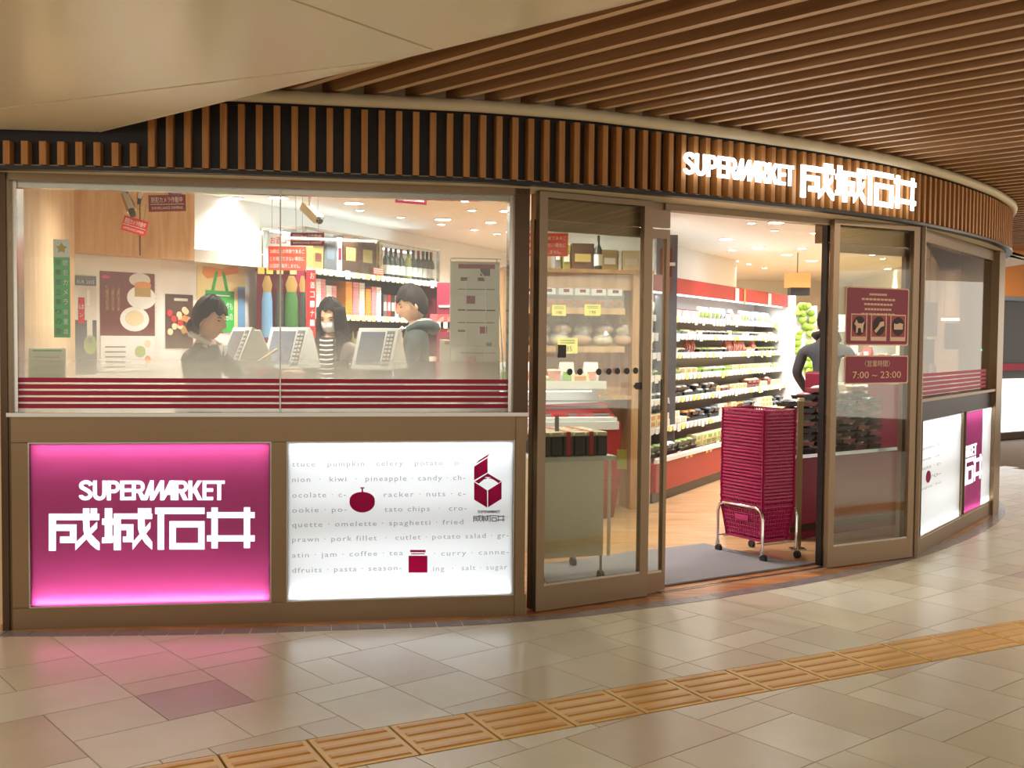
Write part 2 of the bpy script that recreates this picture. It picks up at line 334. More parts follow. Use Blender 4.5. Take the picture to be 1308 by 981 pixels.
def ribbon(mb, a, b, z0, z1, m=0):
    """solid strip between curve offset a and b (b further in), z0..z1"""
    A = coff(a); B = coff(b); n = len(A); vs = []
    for i in range(n): vs += [(A[i].x, A[i].y, z0), (B[i].x, B[i].y, z0), (B[i].x, B[i].y, z1), (A[i].x, A[i].y, z1)]
    fs = []
    for i in range(n - 1):
        o = i * 4; q = o + 4
        for k in range(4): fs.append((o + k, o + (k + 1) % 4, q + (k + 1) % 4, q + k))
    fs += [(0, 3, 2, 1), ((n - 1) * 4, (n - 1) * 4 + 1, (n - 1) * 4 + 2, (n - 1) * 4 + 3)]
    mb.add(vs, fs, m); return mb
# ================================================================ FLOORS
def clip(poly, n, c):
    """keep the side where n.p <= c"""
    out = []
    for i in range(len(poly)):
        a, b = poly[i], poly[(i + 1) % len(poly)]; da = a[0] * n[0] + a[1] * n[1] - c; db = b[0] * n[0] + b[1] * n[1] - c
        if da <= 0: out.append(a)
        if (da < 0 < db) or (db < 0 < da):
            t = da / (da - db); out.append((a[0] + (b[0] - a[0]) * t, a[1] + (b[1] - a[1]) * t))
    return out
floor = MB().box(-9, 16, -8, 24, -.06, -.014).build('floor', 'grout'); struct(floor, 'grout bed under the stone paving of the passage')
TA = RD(39.4); TU = Vector((cos(TA), sin(TA))); TV = Vector((-sin(TA), cos(TA)))
def T(i, j): p = TU * (1.496 + .168 * i) + TV * (2.408 + .1668 * j); return (p.x, p.y)
TILES = [(-2,0,12,14),(-4,0,10,12),(-4,0,14,17),(0,2,13,17),(0,2,11,13),(0,2,10,11),(0,2,8,10),(2,4,11,12),(2,5,12,14),(5,9,12,14),(2,5,14,16),(4,6,10,12),(6,9,10,12),(2,4,8,11),(4,5,8,10),(3,5,7,8),(5,7,7,10),(7,9,8,10),(9,11,8,10),(9,11,10,12),(11,13,8,10),(7,10,6,8),(10,12,6,8),(12,14,7,8),(13,14,8,10),(14,16,7,10),(12,14,4,7),(11,12,4,6),(7,9,4,6),(9,11,3,6),(5,7,5,7),(5,7,4,5),(3,5,4,7),(1,3,6,8),(2,3,4,6),(0,2,5,6),(-2,1,6,8),(-2,0,8,10),(-4,-2,7,10),(14,16,5,7),(14,16,4,5),(16,18,4,6),(16,18,6,9),(18,20,6,8),(18,20,3,6),(16,18,2,4),(20,23,4,6),(23,25,4,5),(23,25,5,7),(21,23,6,8),(20,23,2,4),(23,25,2,4),(25,27,4,6),(27,29,4,6),(25,27,2,4),(4,6,0,2),(6,9,0,2),(3,5,2,4),(5,7,2,4),(7,9,2,4),(9,11,1,3),(9,11,0,1),(11,13,1,2),(11,13,-2,1),(9,11,-2,0),(7,9,-2,0),(13,14,-2,0),(14,16,-3,0),(16,18,-2,0),(12,14,-3,-2),(13,15,0,2),(15,18,0,2),(10,12,-4,-2),(12,14,-5,-3),(14,16,-5,-3),(18,20,-2,0)]
occ = {}
tl = []
for (a, b, c, d) in TILES:
    if any((i, j) in occ for i in range(a, b) for j in range(c, d)):
        # shrink to the free cells if something already stands there
        cells = [(i, j) for i in range(a, b) for j in range(c, d) if (i, j) not in occ]
        for (i, j) in cells: occ[(i, j)] = 1; tl.append((i, i + 1, j, j + 1))
        continue
    for i in range(a, b):
        for j in range(c, d): occ[(i, j)] = 1
    tl.append((a, b, c, d))
rt = random.Random(4)
for i in range(-12, 62):
    for j in range(-26, 22):
        if (i, j) in occ: continue
        sh = [(2, 2), (3, 2), (2, 3), (2, 1), (1, 2), (2, 2)]; rt.shuffle(sh)
        for (w, h) in sh + [(1, 1)]:
            if all((i + a, j + b) not in occ for a in range(w) for b in range(h)):
                for a in range(w):
                    for b in range(h): occ[(i + a, j + b)] = 1
                tl.append((i, i + w, j, j + h)); break
# tactile strip: a line of 0.3 m pavers
SA = Vector((-.96, 3.528)); SD = Vector((cos(RD(27.66)), sin(RD(27.66)))); SN = Vector((SD.y, -SD.x))
c_top = (SA.x * SN.x + SA.y * SN.y); c_bot = c_top + .3
sn = (SN.x, SN.y)
def behind_kerb(p):
    # inside the shop side of the kerb curve by more than a tile
    best = min(range(len(CC)), key=lambda k: (CC[k] - Vector(p)).length_squared); d = (CC[min(best + 1, len(CC) - 1)] - CC[max(best - 1, 0)]).normalized()
    return (Vector(p) - CC[best]).dot(Vector((-d.y, d.x)))
vis = []; far = MB(); G = .0018
for (a, b, c, d) in tl:
    g = .013
    quad = [T(a + g, c + g), T(b - g, c + g), T(b - g, d - g), T(a + g, d - g)]
    if min(behind_kerb(q) for q in quad) > .06: continue
    dist = min(math.hypot(*q) for q in quad)
    if max(q[1] for q in quad) < 1.2: continue
    inframe = any(-80 < pix((q[0], q[1], 0))[0] < 1390 and 400 < pix((q[0], q[1], 0))[1] < 1060 for q in quad if q[1] > .5)
    pieces = []
    p1 = clip(quad, sn, c_top - .003)
    p2 = clip(quad, (-sn[0], -sn[1]), -(c_bot + .003))
    for p in (p1, p2):
        if len(p) >= 3: pieces.append(p)
    for p in pieces: vis.append((0 if inframe else 1, dist, p))
vis.sort(key=lambda t: (t[0], t[1]))
for k, (fl, dist, p) in enumerate(vis):
    if k < 290 and fl == 0:
        MB().slab(p, -.014, 0).build('tile', 'stone_tile', floor)
    else: far.slab(p, -.014, 0)
o = far.build('paving_beyond', 'stone_tile', floor); o['kind'] = 'stuff'
pav = MB().box(.005, .2955, .0045, .2955, -.014, .001); pav_me = None
bar = MB()
def bar_mb(y):
    b = MB(); z0, z1 = .001, .0055; x0, x1, w = .022, .279, .0165
    vs = [(x0, y - w, z0), (x1, y - w, z0), (x1, y + w, z0), (x0, y + w, z0), (x0 + .006, y - w + .006, z1), (x1 - .006, y - w + .006, z1), (x1 - .006, y + w - .006, z1), (x0 + .006, y + w - .006, z1)]
    return b.add(vs, [(4, 5, 6, 7), (0, 1, 5, 4), (1, 2, 6, 5), (2, 3, 7, 6), (3, 0, 4, 7)])
first = None; nb = 0
for n in range(-3, 30):
    P = SA + SD * (.3 * n) + SN * .3
    if first is None:
        first = pav.build('tactile_tile', 'yellow_paver', floor); bars = [bar_mb(.0375 + .075 * k).build('bar', 'yellow_bar', first) for k in range(4)]; t = first
    else:
        t = first.copy(); COL.objects.link(t); t.parent = floor
        for b in bars:
            q = b.copy(); COL.objects.link(q); q.parent = t
    t.location = (P.x, P.y, 0); t.rotation_euler = (0, 0, RD(27.66))
# kerb of short stones along the shopfront curve
kerb = ribbon(MB(), .003, .092, -.03, -.002).build('trim_1', 'grout'); struct(kerb, 'curved grey stone edging at the foot of the shopfront')
L_, R_ = coff(0.0), coff(.095)
def inset(s, off):
    p, d = cpos(s); return p + Vector((-d.y, d.x)) * off
s = 1.9; kn = 0
while s < CL[-1] - .2 and kn < 75:
    a0, a1 = s + .002, s + .123
    MB().slab([tuple(inset(a0, 0)), tuple(inset(a1, 0)), tuple(inset(a1, .093)), tuple(inset(a0, .093))], -.03, .002).build('kerb_stone', 'kerb', kerb); s += .125; kn += 1
th = ribbon(MB(), .097, .5, -.03, .001).build('trim_2', 'threshold_wood'); struct(th, 'reddish wood threshold strip between the edging and the shopfront')
# shop floor
FA = [(-2.2, 5.3), (-1.11, 5.45), (.1, 5.62), (.8, 6.03), (1.9, 6.72), (2.6, 7.14), (3.9, 9.0), (4.2, 10.0), (5.5, 14), (6.3, 20), (-7, 20), (-7, 5.3)]
fs = MB().slab(FA, -.03, .003).build('floor_shop', 'floor_wood'); struct(fs, 'light wood floor inside the shop')
# ================================================================ FASCIA
fas = ribbon(MB(), .055, .10, 2.125, 2.5).build('trim_3', 'dark_backing'); struct(fas, 'curved fascia of brown vertical slats on a dark backing')
ribbon(MB(), .0, .056, 2.121, 2.138).build('bottom_edge', 'black_metal', fas)
rail = MB(); pr = [(p.x, p.y, 2.478) for p in coff(.0)]; rail.tube(pr, .03, 10); rail = rail.build('trim_4', 'cream_trim', smooth=True); struct(rail, 'rounded cream rail along the top of the slatted fascia')
MB_sl = {}
def slat_me(h):
    return MB().box(-.0145, .0145, -.0, .052, 0, h)
s = .25; me_long = me_short = None; ns = 0
while s < CL[-1] - .9:
    p, d = cpos(s); px = pix((p.x, p.y, 2.3))[0]; short = px < 172
    q = p + Vector((-d.y, d.x)) * .004
    ref = me_short if short else me_long
    if ref is None:
        o = slat_me(.105 if short else .295).build('slat', 'fascia_wood', fas)
        MB().box(-.0145, .0145, .0, .05, -.002, 0).build
        if short: me_short = o
        else: me_long = o
    else:
        o = ref.copy(); COL.objects.link(o); o.parent = fas
    o.location = (q.x, q.y, 2.143); o.rotation_euler = (0, 0, math.atan2(d.y, d.x)); s += .0798; ns += 1
# soffit between fascia and glazing, header above the glazing
so = MB(); A = coff(.05); inner = [(-4.6, 5.3), (-2.33, 5.3), (-1.11, 5.45), (.1, 5.6), (.78, 5.98), (1.93, 6.72), (2.62, 7.1), (4.1, 9.15), (4.75, 9.9), (4.8, 11.2)]
so.slab([tuple(p) for p in A] + inner[::-1], 2.122, 2.15); so = so.build('trim_5', 'cream_trim'); struct(so, 'cream soffit between the slatted fascia and the glass')
# wall strip above the rail
up = ribbon(MB(), .075, .13, 2.47, 2.72).build('wall_upper', 'cream_paint'); struct(up, 'narrow cream wall strip above the rail')
# ================================================================ CORRIDOR CEILING
cb = MB().box(-8, 16, -8, 24, 2.72, 2.8).build('ceiling', 'ceiling_wood'); struct(cb, 'brown ceiling board above the hanging wood slats')
dv = Vector((.686, -.728)); nv = Vector((.728, .686)); aa = math.atan2(dv.y, dv.x)
unit = None; CI = coff(.06)
def first_hit(o_):
    """last crossing of the line n.p=o_ with the curve"""
    for i in range(len(CI) - 1):
        a = CI[i].dot(nv) - o_; b = CI[i + 1].dot(nv) - o_
        if a <= 0 < b: return CI[i].lerp(CI[i + 1], a / (a - b))
    return None
for k in range(-4, 62):
    off = 2.877 + .1615 * k
    h = first_hit(off)
    if h is None:
        h = nv * off + dv * (-6.0); 
    t = -.05; r_ = random.Random(k); segs = [t] + sorted(r_.uniform(1.2, 7.5) for _ in range(1 if k % 3 else 2)) + [12]
    for a, b in zip(segs[:-1], segs[1:]):
        if b - a < .3: continue
        mid = h + dv * ((a + b) / 2)
        if all(not (-60 < pix((*(h + dv * q), 2.52))[0] < 1370 and -60 < pix((*(h + dv * q), 2.52))[1] < 500) for q in [a + (b - a) * w / 10 for w in range(11)]) : continue
        if unit is None: unit = MB().box(-.5, .5, -.0185, .0185, 0, .16); unit.m = [1, 0, 0, 0, 0, 0]; unit = unit.build('slat', ['ceiling_wood', 'ceiling_wood_bounce'], cb); o = unit
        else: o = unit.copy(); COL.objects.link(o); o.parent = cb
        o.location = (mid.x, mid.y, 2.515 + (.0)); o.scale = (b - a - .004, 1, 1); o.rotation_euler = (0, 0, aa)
# white glossy dropped ceiling, upper left
PZ = 2.3
e0 = Vector((-1.885, 4.93)); e1 = e0 + (Vector((.30, 2.98)) - e0).normalized() * 9
gp = [(-6, 4.91), (-3.0, 4.87), (-2.33, 4.885), tuple(e0), tuple(e1), (-6, -4)]
bk = MB().slab(gp, PZ + .003, PZ + .03).build('ceiling_dropped', 'cream_trim'); struct(bk, 'dropped ceiling of glossy cream panels, upper left')
mb = MB(); d2 = (e1 - e0).normalized(); n2 = Vector((d2.y, -d2.x))
mb.slab([tuple(e0), tuple(e1), tuple(e1 + n2 * -.02), tuple(e0 + n2 * -.02)], PZ - .004, PZ + .42); mb.build('edge_trim', 'cream_trim', bk)
# panels: cut the polygon along the two visible seams
S1 = [Vector(atz(0, 136.5, PZ).xy), Vector(atz(432, 83.3, PZ).xy)]
S2 = [Vector(atz(382, 0, PZ).xy), Vector(atz(530, 53, PZ).xy)]
def half(poly, S, keep, g=.007):
    d = (S[1] - S[0]).normalized(); n = Vector((d.y, -d.x)) * keep
    return clip(poly, (n.x, n.y), n.dot(S[0]) - g)
base = [(p[0], p[1]) for p in gp]
pan = []
for k_ in (1, -1):
    hp = half(base, S1, k_); q_ = atz(300, 20, PZ); d_ = (S1[1] - S1[0]).normalized(); n_ = Vector((d_.y, -d_.x)) * k_
    pan += [half(hp, S2, 1), half(hp, S2, -1)] if n_.dot(q_.xy - S1[0]) <= 0 else [hp]
for p in pan:
    if len(p) > 2: MB().slab(p, PZ - .006, PZ + .002).build('ceiling_panel', 'gloss_panel', bk)

# ================================================================ SHOPFRONT
def frame_thing(name, seg, label=None, cat='structure', st=True):
    o = empty(name, tuple(seg.A), seg.ang)
    if st: struct(o, label)
    else: tag(o, label, cat)
    return o
s1 = Seg(LW0, LW1); s2 = Seg(LW1, LW2); sl = Seg(DL0, DL1); sr = Seg(DR0, DR1); sw = Seg(RW0, RW1); sf = Seg(LW0, LW2)
# --- left window
w1 = empty('window_1', tuple(s1.A), s1.ang); struct(w1, 'wide steel-framed shop window left of the doors')
w1b = empty('pane_side', (s1.L, 0, 0), s2.ang - s1.ang, w1)
bpy.data.objects.remove(w1b)
def in1(mb):  # geometry written in s2's frame, moved into w1's frame
    return mb.xf(Matrix.Translation((s1.L, 0, 0)) @ Matrix.Rotation(s2.ang - s1.ang, 4, 'Z'))
for seg, f in ((s1, lambda m: m), (s2, in1)):
    Lq = seg.L
    f(MB().box(0, Lq, -.0, .09, .0, .105)).build('base_panel', 'steel', w1)
    f(MB().box(0, Lq, -.0, .09, .875, 1.0)).build('mid_rail', 'steel', w1)
    f(MB().box(0, Lq, -.03, .02, 1.0, 1.018)).build('sill', 'bright_steel', w1)
    f(MB().box(0, Lq, .0, .10, 2.088, 2.122)).build('head_rail', 'steel', w1)
    f(MB().box(0, Lq, .045, .09, 2.06, 2.088)).build('inner_bead', 'bright_steel', w1)
    a = .035 if seg is s1 else .004; b = Lq - (.004 if seg is s1 else .07)
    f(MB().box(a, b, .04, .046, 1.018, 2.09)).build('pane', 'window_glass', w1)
    for k in range(5):
        z0 = 1.035 + .0305 * k
        f(MB().box(a, b, .0385, .0395, z0, z0 + .0215)).build('stripe', 'stripe', w1)
    f(MB().box(0, Lq, .40, .43, .0, .98)).build('back_panel', 'grey_wall', w1)
MB().box(-.03, .0, -.01, .1, 0, 2.12).build('post', 'dark_steel', w1)
MB().box(0, .012, .0, .1, 0, 2.12).build('post', 'steel', w1)
MB().box(.012, .035, .03, .14, 1.0, 2.1).build('reveal', 'bright_steel', w1)
xm0 = s1.loc(345, 660)[0]; xm1 = s2.loc(367, 660)[0]
MB().box(xm0 + .004, s1.L, .0, .08, .1, .88).build('mullion', 'steel', w1)
in1(MB().box(0, xm1 - .004, .0, .08, .1, .88)).build('mullion', 'steel', w1)
MB().box(0, s1.loc(38, 660)[0] - .002, .0, .08, .1, .88).build('stile', 'steel', w1)
in1(MB().box(s2.loc(655.5, 660)[0] + .002, s2.L - .06, .0, .08, .1, .88)).build('stile', 'steel', w1)
in1(MB().box(s2.L - .075, s2.L + .0, .0, .10, 1.0, 2.12)).build('column_face', 'dark_steel', w1)
in1(MB().box(s2.L - .095, s2.L - .075, .03, .12, 1.0, 2.1)).build('reveal', 'bright_steel', w1)
in1(MB().box(s2.L - .06, s2.L - .01, -.012, .06, 0, .99)).build('column_face', 'steel', w1)
MB().box(s1.L - .003, s1.L + .003, .034, .05, 1.018, 2.09).build('glass_joint', 'white_plastic', w1)
# --- doors
def leaf(parent, x0, x1, y, st=.048, sb=.048, rail_b=.125, rail_t=.03, z0=.006, z1=2.118, glassm='door_glass', t=.035, metal='door_metal'):
    MB().box(x0, x0 + st, y, y + t, z0, z1).build('stile', metal, parent)
    MB().box(x1 - sb, x1, y, y + t, z0, z1).build('stile', metal, parent)
    MB().box(x0 + st, x1 - sb, y, y + t, z0, z0 + rail_b).build('rail', metal, parent)
    MB().box(x0 + st, x1 - sb, y, y + t, z1 - rail_t, z1).build('rail', metal, parent)
    MB().box(x0 + st, x1 - sb, y + .012, y + .018, z0 + rail_b, z1 - rail_t).build('pane', glassm, parent)
    MB().box(x0 + st, x1 - sb, y + .002, y + .010, z0 + rail_b, z0 + rail_b + .012).build('bead', 'bright_steel', parent)
d1 = empty('door_1', tuple(sl.A), sl.ang); struct(d1, 'fixed glass panel left of the entrance')
leaf(d1, 0, sl.L, 0, .048, .055)
MB().box(.05, sl.L - .02, .05, .16, 1.985, 2.12).build('header_box', 'steel', d1)
d2_ = empty('door_2', tuple(sl.A), sl.ang); struct(d2_, 'sliding glass leaf pushed open behind the left panel')
xr = sl.loc(853, 500, .05)[0]
leaf(d2_, .0, xr, .05, .03, .022, .10, .05, .01, 1.98)
MB().box(xr - .12, xr, .05, .085, 1.99, 2.12).build('hanger', 'door_metal', d2_)
MB().box(xr - .052, xr - .043, .046, .05, 1.0, 1.17).build('pull_slot', 'black_metal', d2_)
d3 = empty('door_3', tuple(sr.A), sr.ang); struct(d3, 'fixed glass panel right of the entrance')
leaf(d3, 0, sr.L, 0, .048, .055, glassm='door_glass')
MB().box(.0, sr.L - .02, .05, .16, 1.985, 2.12).build('header_box', 'steel', d3)
d4 = empty('door_4', tuple(sr.A), sr.ang); struct(d4, 'sliding glass leaf pushed open behind the right panel')
xl = sr.loc(1053, 500, .05)[0]
leaf(d4, xl, xl + .72, .05, .018, .03, .10, .05, .01, 1.98)
MB().box(xl - .006, xl, .045, .09, .01, 2.11).build('rubber_edge', 'black_metal', d4)
MB().box(xl, xl + .05, .05, .085, 1.99, 2.12).build('hanger', 'door_metal', d4)
MB().box(xl + .022, xl + .03, .046, .05, .88, 1.1).build('pull_slot', 'black_metal', d4)
tr = Seg((.82, 5.88), (1.95, 6.6)); t6 = empty('trim_6', tuple(tr.A), tr.ang); struct(t6, 'metal floor track across the entrance')
MB().box(0, tr.L, -.012, .0, .0, .006).build('track', 'bright_steel', t6)
MB().box(0, tr.L, .012, .018, .0, .006).build('track', 'steel', t6)
MB().box(0, tr.L, .0, .08, 2.085, 2.122).build('head_rail', 'door_metal', t6)
# --- right window
w2 = empty('window_2', tuple(sw.A), sw.ang); struct(w2, 'narrow receding shop window right of the doors')
g0 = sw.loc(1177, 400)[0]; g1 = sw.loc(1272, 400)[0]; mm = sw.loc(1229, 600)[0]
MB().box(-.03, g0, -.02, .09, .0, 2.12).build('post', 'door_metal', w2)
MB().box(g1, sw.L + .02, -.02, .09, .0, 2.12).build('post', 'steel', w2)
MB().box(sw.L + .02, sw.L + .10, -.0, .09, .0, 2.12).build('post', 'dark_steel', w2)
MB().box(g0, g1, .0, .09, .0, .12).build('base_panel', 'steel', w2)
MB().box(g0, g1, .02, .09, .875, 1.0).build('mid_rail', 'black_metal', w2)
MB().box(g0, g1, -.015, .05, 1.0, 1.02).build('sill', 'steel', w2)
MB().box(g0, g1, .02, .09, 2.04, 2.122).build('head_rail', 'steel', w2)
MB().box(g0, g1, .04, .046, 1.02, 2.06).build('pane', 'side_glass', w2)
MB().box(mm - .012, mm + .012, -.0, .08, .12, .88).build('mullion', 'steel', w2)
for k in range(5):
    z0 = 1.035 + .0305 * k
    MB().box(g0, g1 - .1, .0385, .0395, z0, z0 + .0215).build('stripe', 'stripe', w2)

# ================================================================ THE SHOP'S LETTERING (drawn from strokes)
def stroke(pts, w):
    """thick polyline as polygons (x,y up)"""
    out = []
    for a, b in zip(pts[:-1], pts[1:]):
        a = Vector(a); b = Vector(b); d = (b - a).normalized() * 1.0; n = Vector((-d.y, d.x)) * (w / 2)
        out.append([tuple(a + n), tuple(b + n), tuple(b - n), tuple(a - n)])
    return out
def rect(x0, y0, x1, y1): return [(x0, y0), (x1, y0), (x1, y1), (x0, y1)]
def arc(cx, cy, rx, ry, a0, a1, n=10): return [(cx + rx * cos(RD(a0 + (a1 - a0) * i / n)), cy + ry * sin(RD(a0 + (a1 - a0) * i / n))) for i in range(n + 1)]
def ring(pts, w):
    """closed-join thick polyline with mitred segments"""
    P = [Vector(p) for p in pts]; L1 = []; R1 = []
    for i, p in enumerate(P):
        d = (P[min(i + 1, len(P) - 1)] - P[max(i - 1, 0)]).normalized(); n = Vector((-d.y, d.x)) * (w / 2); L1.append(tuple(p + n)); R1.append(tuple(p - n))
    return [[L1[i], L1[i + 1], R1[i + 1], R1[i]] for i in range(len(P) - 1)]
# coordinates: crop pixels, y down -> letters as list of polygons, cap box 440..2065 x 80..298
LAT = {}
w = 42
LAT[0] = ring([(572, 135)] + arc(517, 138, 56, 42, -30, -200, 10) + [(540, 195)] + arc(512, 237, 56, 42, -40, 160, 10) + [(460, 248)], w)
LAT[1] = ring([(617, 80), (617, 225)] + arc(668, 232, 51, 48, 180, 0, 10) + [(722, 225), (722, 80)], w)
LAT[2] = [rect(752, 80, 794, 300)] + ring([(794, 100), (830, 100)] + arc(832, 150, 42, 50, -90, 90, 8) + [(794, 200)], 40)
LAT[3] = [rect(900, 80, 942, 298), rect(942, 80, 1025, 118), rect(942, 168, 1020, 206), rect(942, 262, 1025, 298)]
LAT[4] = [rect(1030, 80, 1072, 298)] + ring([(1072, 100), (1105, 100)] + arc(1110, 148, 42, 48, -90, 90, 8) + [(1072, 196)], 40) + [[(1085, 190), (1125, 190), (1175, 262), (1190, 298), (1135, 298)]]
LAT[5] = [[(1150, 298), (1200, 298), (1270, 110), (1272, 80), (1232, 80)], rect(1232, 80, 1272, 298), [(1232, 298), (1275, 298), (1386, 110), (1386, 80), (1345, 80)], rect(1346, 80, 1387, 298)]
LAT[6] = [[(1347, 298), (1390, 298), (1502, 110), (1502, 80), (1450, 80)], rect(1462, 80, 1502, 298), rect(1405, 204, 1470, 238)]
LAT[7] = [rect(1507, 80, 1548, 298)] + ring([(1548, 100), (1585, 100)] + arc(1592, 148, 42, 48, -90, 90, 8) + [(1548, 196)], 40) + [[(1550, 190), (1600, 190), (1655, 298), (1602, 298)]]
LAT[8] = [rect(1660, 80, 1702, 298), [(1702, 175), (1760, 80), (1812, 80), (1735, 200), (1702, 225)], [(1705, 185), (1752, 175), (1815, 298), (1765, 298)]]
LAT[9] = [rect(1818, 80, 1858, 298), rect(1858, 80, 1937, 116), rect(1858, 166, 1935, 204), rect(1858, 262, 1935, 298)]
LAT[10] = [rect(1937, 80, 2065, 116), rect(1982, 116, 2024, 298)]
KAN = {}
KAN[0] = [rect(105, 450, 665, 520), rect(105, 520, 180, 862), rect(180, 570, 410, 640), rect(340, 640, 410, 775), rect(230, 705, 340, 775), rect(485, 390, 553, 450), rect(570, 390, 640, 446), [(485, 520), (553, 520), (556, 600), (575, 680), (668, 775), (668, 855), (640, 848), (570, 790), (515, 720), (490, 640)], [(400, 775), (640, 540), (640, 612), (400, 858)]]
KAN[1] = [rect(728, 388, 808, 775), rect(697, 505, 728, 572), rect(808, 505, 832, 572), rect(697, 715, 728, 778), rect(808, 700, 832, 770), rect(828, 448, 905, 855), rect(905, 448, 1255, 508), rect(905, 568, 1045, 632), rect(972, 632, 1045, 765), rect(930, 705, 972, 765), rect(1097, 388, 1170, 448), rect(1178, 388, 1245, 440), [(1097, 508), (1170, 508), (1174, 600), (1190, 680), (1255, 765), (1255, 850), (1180, 780), (1120, 690), (1100, 620)], [(1037, 768), (1235, 540), (1235, 612), (1037, 852)]]
KAN[2] = [rect(1289, 382, 1839, 452), rect(1317, 452, 1387, 850), rect(1449, 533, 1839, 602), rect(1449, 602, 1519, 847), rect(1770, 602, 1839, 847), rect(1519, 778, 1770, 847)]
KAN[3] = [rect(1917, 380, 1987, 835), rect(2279, 378, 2347, 832), rect(1867, 432, 1917, 497), rect(1987, 432, 2279, 497), rect(2347, 432, 2399, 497), rect(1867, 692, 1917, 757), rect(1987, 692, 2279, 757), rect(2347, 692, 2399, 757)]
def letter_objs(sets, fn, parent, matn, y0, y1, name='letter', ymap=None):
    """fn maps crop (x,y) -> local (x,z)"""
    for k in sorted(sets):
        mb = MB()
        for poly in sets[k]: mb.prism([fn(x, y) for x, y in poly], y0, y1)
        mb.build(name, matn, parent)
# ================================================================ LIGHT BOXES
def lightbox(label, seg, px0, px1, colour, cat='illuminated sign', zb=.108, zt=.872, depth=.11):
    x0 = seg.loc(px0, 660)[0]; x1 = seg.loc(px1, 660)[0]
    o = thing('light_box', label, cat, tuple(seg.A + seg.d * x0), seg.ang)
    w_ = x1 - x0
    MB().box(0, w_, .012, .016, zb, zt).build('sign_sheet', colour, o)
    c = MB(); c.box(0, w_, depth, depth + .01, zb, zt); c.box(-.0, .006, .02, depth, zb, zt); c.box(w_ - .006, w_, .02, depth, zb, zt); c.box(0, w_, .02, depth, zb, zb + .006); c.box(0, w_, .02, depth, zt - .006, zt)
    c.build('case', 'white', o)
    MB().cyl((.02, .036, zb + .014), (w_ - .02, .036, zb + .014), .010, n=8).build('lamp_tube', 'tube_strong', o)
    MB().cyl((.02, .055, zt - .02), (w_ - .02, .055, zt - .02), .010, n=8).build('lamp_tube', 'tube', o)
    if colour == 'sign_white':
        for zz in (.36, .62): MB().cyl((.02, .085, zz), (w_ - .02, .085, zz), .010, n=8).build('lamp_tube', 'tube_weak', o)
    f = MB(); q = .006; f.box(-q, 0, -.002, .02, zb - q, zt + q); f.box(w_, w_ + q, -.002, .02, zb - q, zt + q); f.box(0, w_, -.002, .02, zb - q, zb); f.box(0, w_, -.002, .02, zt, zt + q); f.build('bezel', 'bright_steel', o)
    return o, x0, w_
lb1, bx1, bw1 = lightbox('magenta illuminated box sign with large white characters below the left window', s1, 38, 345, 'sign_pink')
def m1(cx, cy):  # crop px (8.72 px per photo px, origin 50,605)
    X, Z = s1.loc(50 + cx / 8.72, 605 + cy / 8.72); return (X - bx1, Z)
letter_objs(LAT, m1, lb1, 'sign_letter', .004, .0115)
letter_objs(KAN, m1, lb1, 'sign_letter', .004, .0115)
lb2, bx2, bw2 = lightbox('white illuminated box sign with rows of grey food words below the left window', s2, 367.5, 655.3, 'sign_white')
def m2(px, py): X, Z = s2.loc(px, py); return (X - bx2, Z)
K5 = 3.503
LINES = [("ttuce · pumpkin · celery · potato · o-", 116, 880, 186), ("nion  ·  kiwi  ·  pineapple · candy · ch-", 116, 892, 255), ("ocolate · c-", 116, 357, 324), ("racker · nuts · c-", 527, 893, 321), ("ookie · po-", 116, 360, 392), ("tato chips  ·  cro-", 530, 898, 388), ("quette · omelette · spaghetti · fried", 116, 883, 458), ("prawn · pork fillet  ·  cutlet · potato salad · gr-", 116, 1087, 524), ("atin · jam · coffee · tea", 116, 612, 594), ("· curry · canne-", 752, 1087, 586), ("dfruits · pasta · season-", 116, 606, 662), ("ing  ·  salt · sugar", 748, 1080, 654)]
for s_, a, b, cy in LINES:
    xa, z_ = m2(340 + a / K5, 540 + (cy + 14) / K5); xb, _ = m2(340 + b / K5, 540 + cy / K5)
    has_desc = any(ch in s_ for ch in 'gpqyj'); asc = any(ch in s_ for ch in 'tkdlfbhj')
    hh = .0175 + (.0075 if asc else 0) + (.007 if has_desc else 0)
    text(s_, lb2, xa, z_ - (.0065 if has_desc else 0) + .001, 'sign_ink', 'printed_word', h=hh, w=xb - xa, y=.011, space=1.22)
def pic(name, polys, matn, y0=.0085, y1=.0115):
    mb = MB()
    for p in polys: mb.prism([m2(340 + x / K5, 540 + y / K5) for x, y in p], y0, y1)
    return mb.build(name, matn, lb2)
pic('printed_apple', [[(430 + 57 * cos(a) * (1 if abs(cos(a)) < .99 else 1), 356 + (47 if sin(a) > 0 else 45) * sin(a) - (6 * (cos(a) ** 2) if sin(a) < 0 else 0)) for a in [2 * pi * i / 28 for i in range(28)]]], 'sign_magenta')
pic('printed_stalk', [rect(427, 292, 434, 312), rect(421, 290, 440, 295)], 'sign_magenta')
pic('printed_jar', [rect(638, 597, 722, 672)], 'sign_magenta'); pic('printed_jar_lid', [rect(645, 571, 714, 581), rect(650, 586, 710, 590)], 'sign_magenta')
def bq(pts): return [(x / 8.923, y / 8.923) for x, y in pts]
def emb(name, P, matn='sign_magenta'):
    MB().prism([m2(595 + x / 8.923, 570 + y / 8.923) for x, y in P], .0085, .0115).build(name, matn, lb2)
emb('emblem_lid', [(98, 235), (250, 135), (252, 300), (98, 390)]); emb('emblem_edge', [(120, 200), (150, 165), (275, 85), (250, 125)])
emb('emblem_side', [(98, 410), (246, 505), (246, 703), (98, 612)]); emb('emblem_side', [(258, 505), (411, 408), (411, 602), (258, 698)])
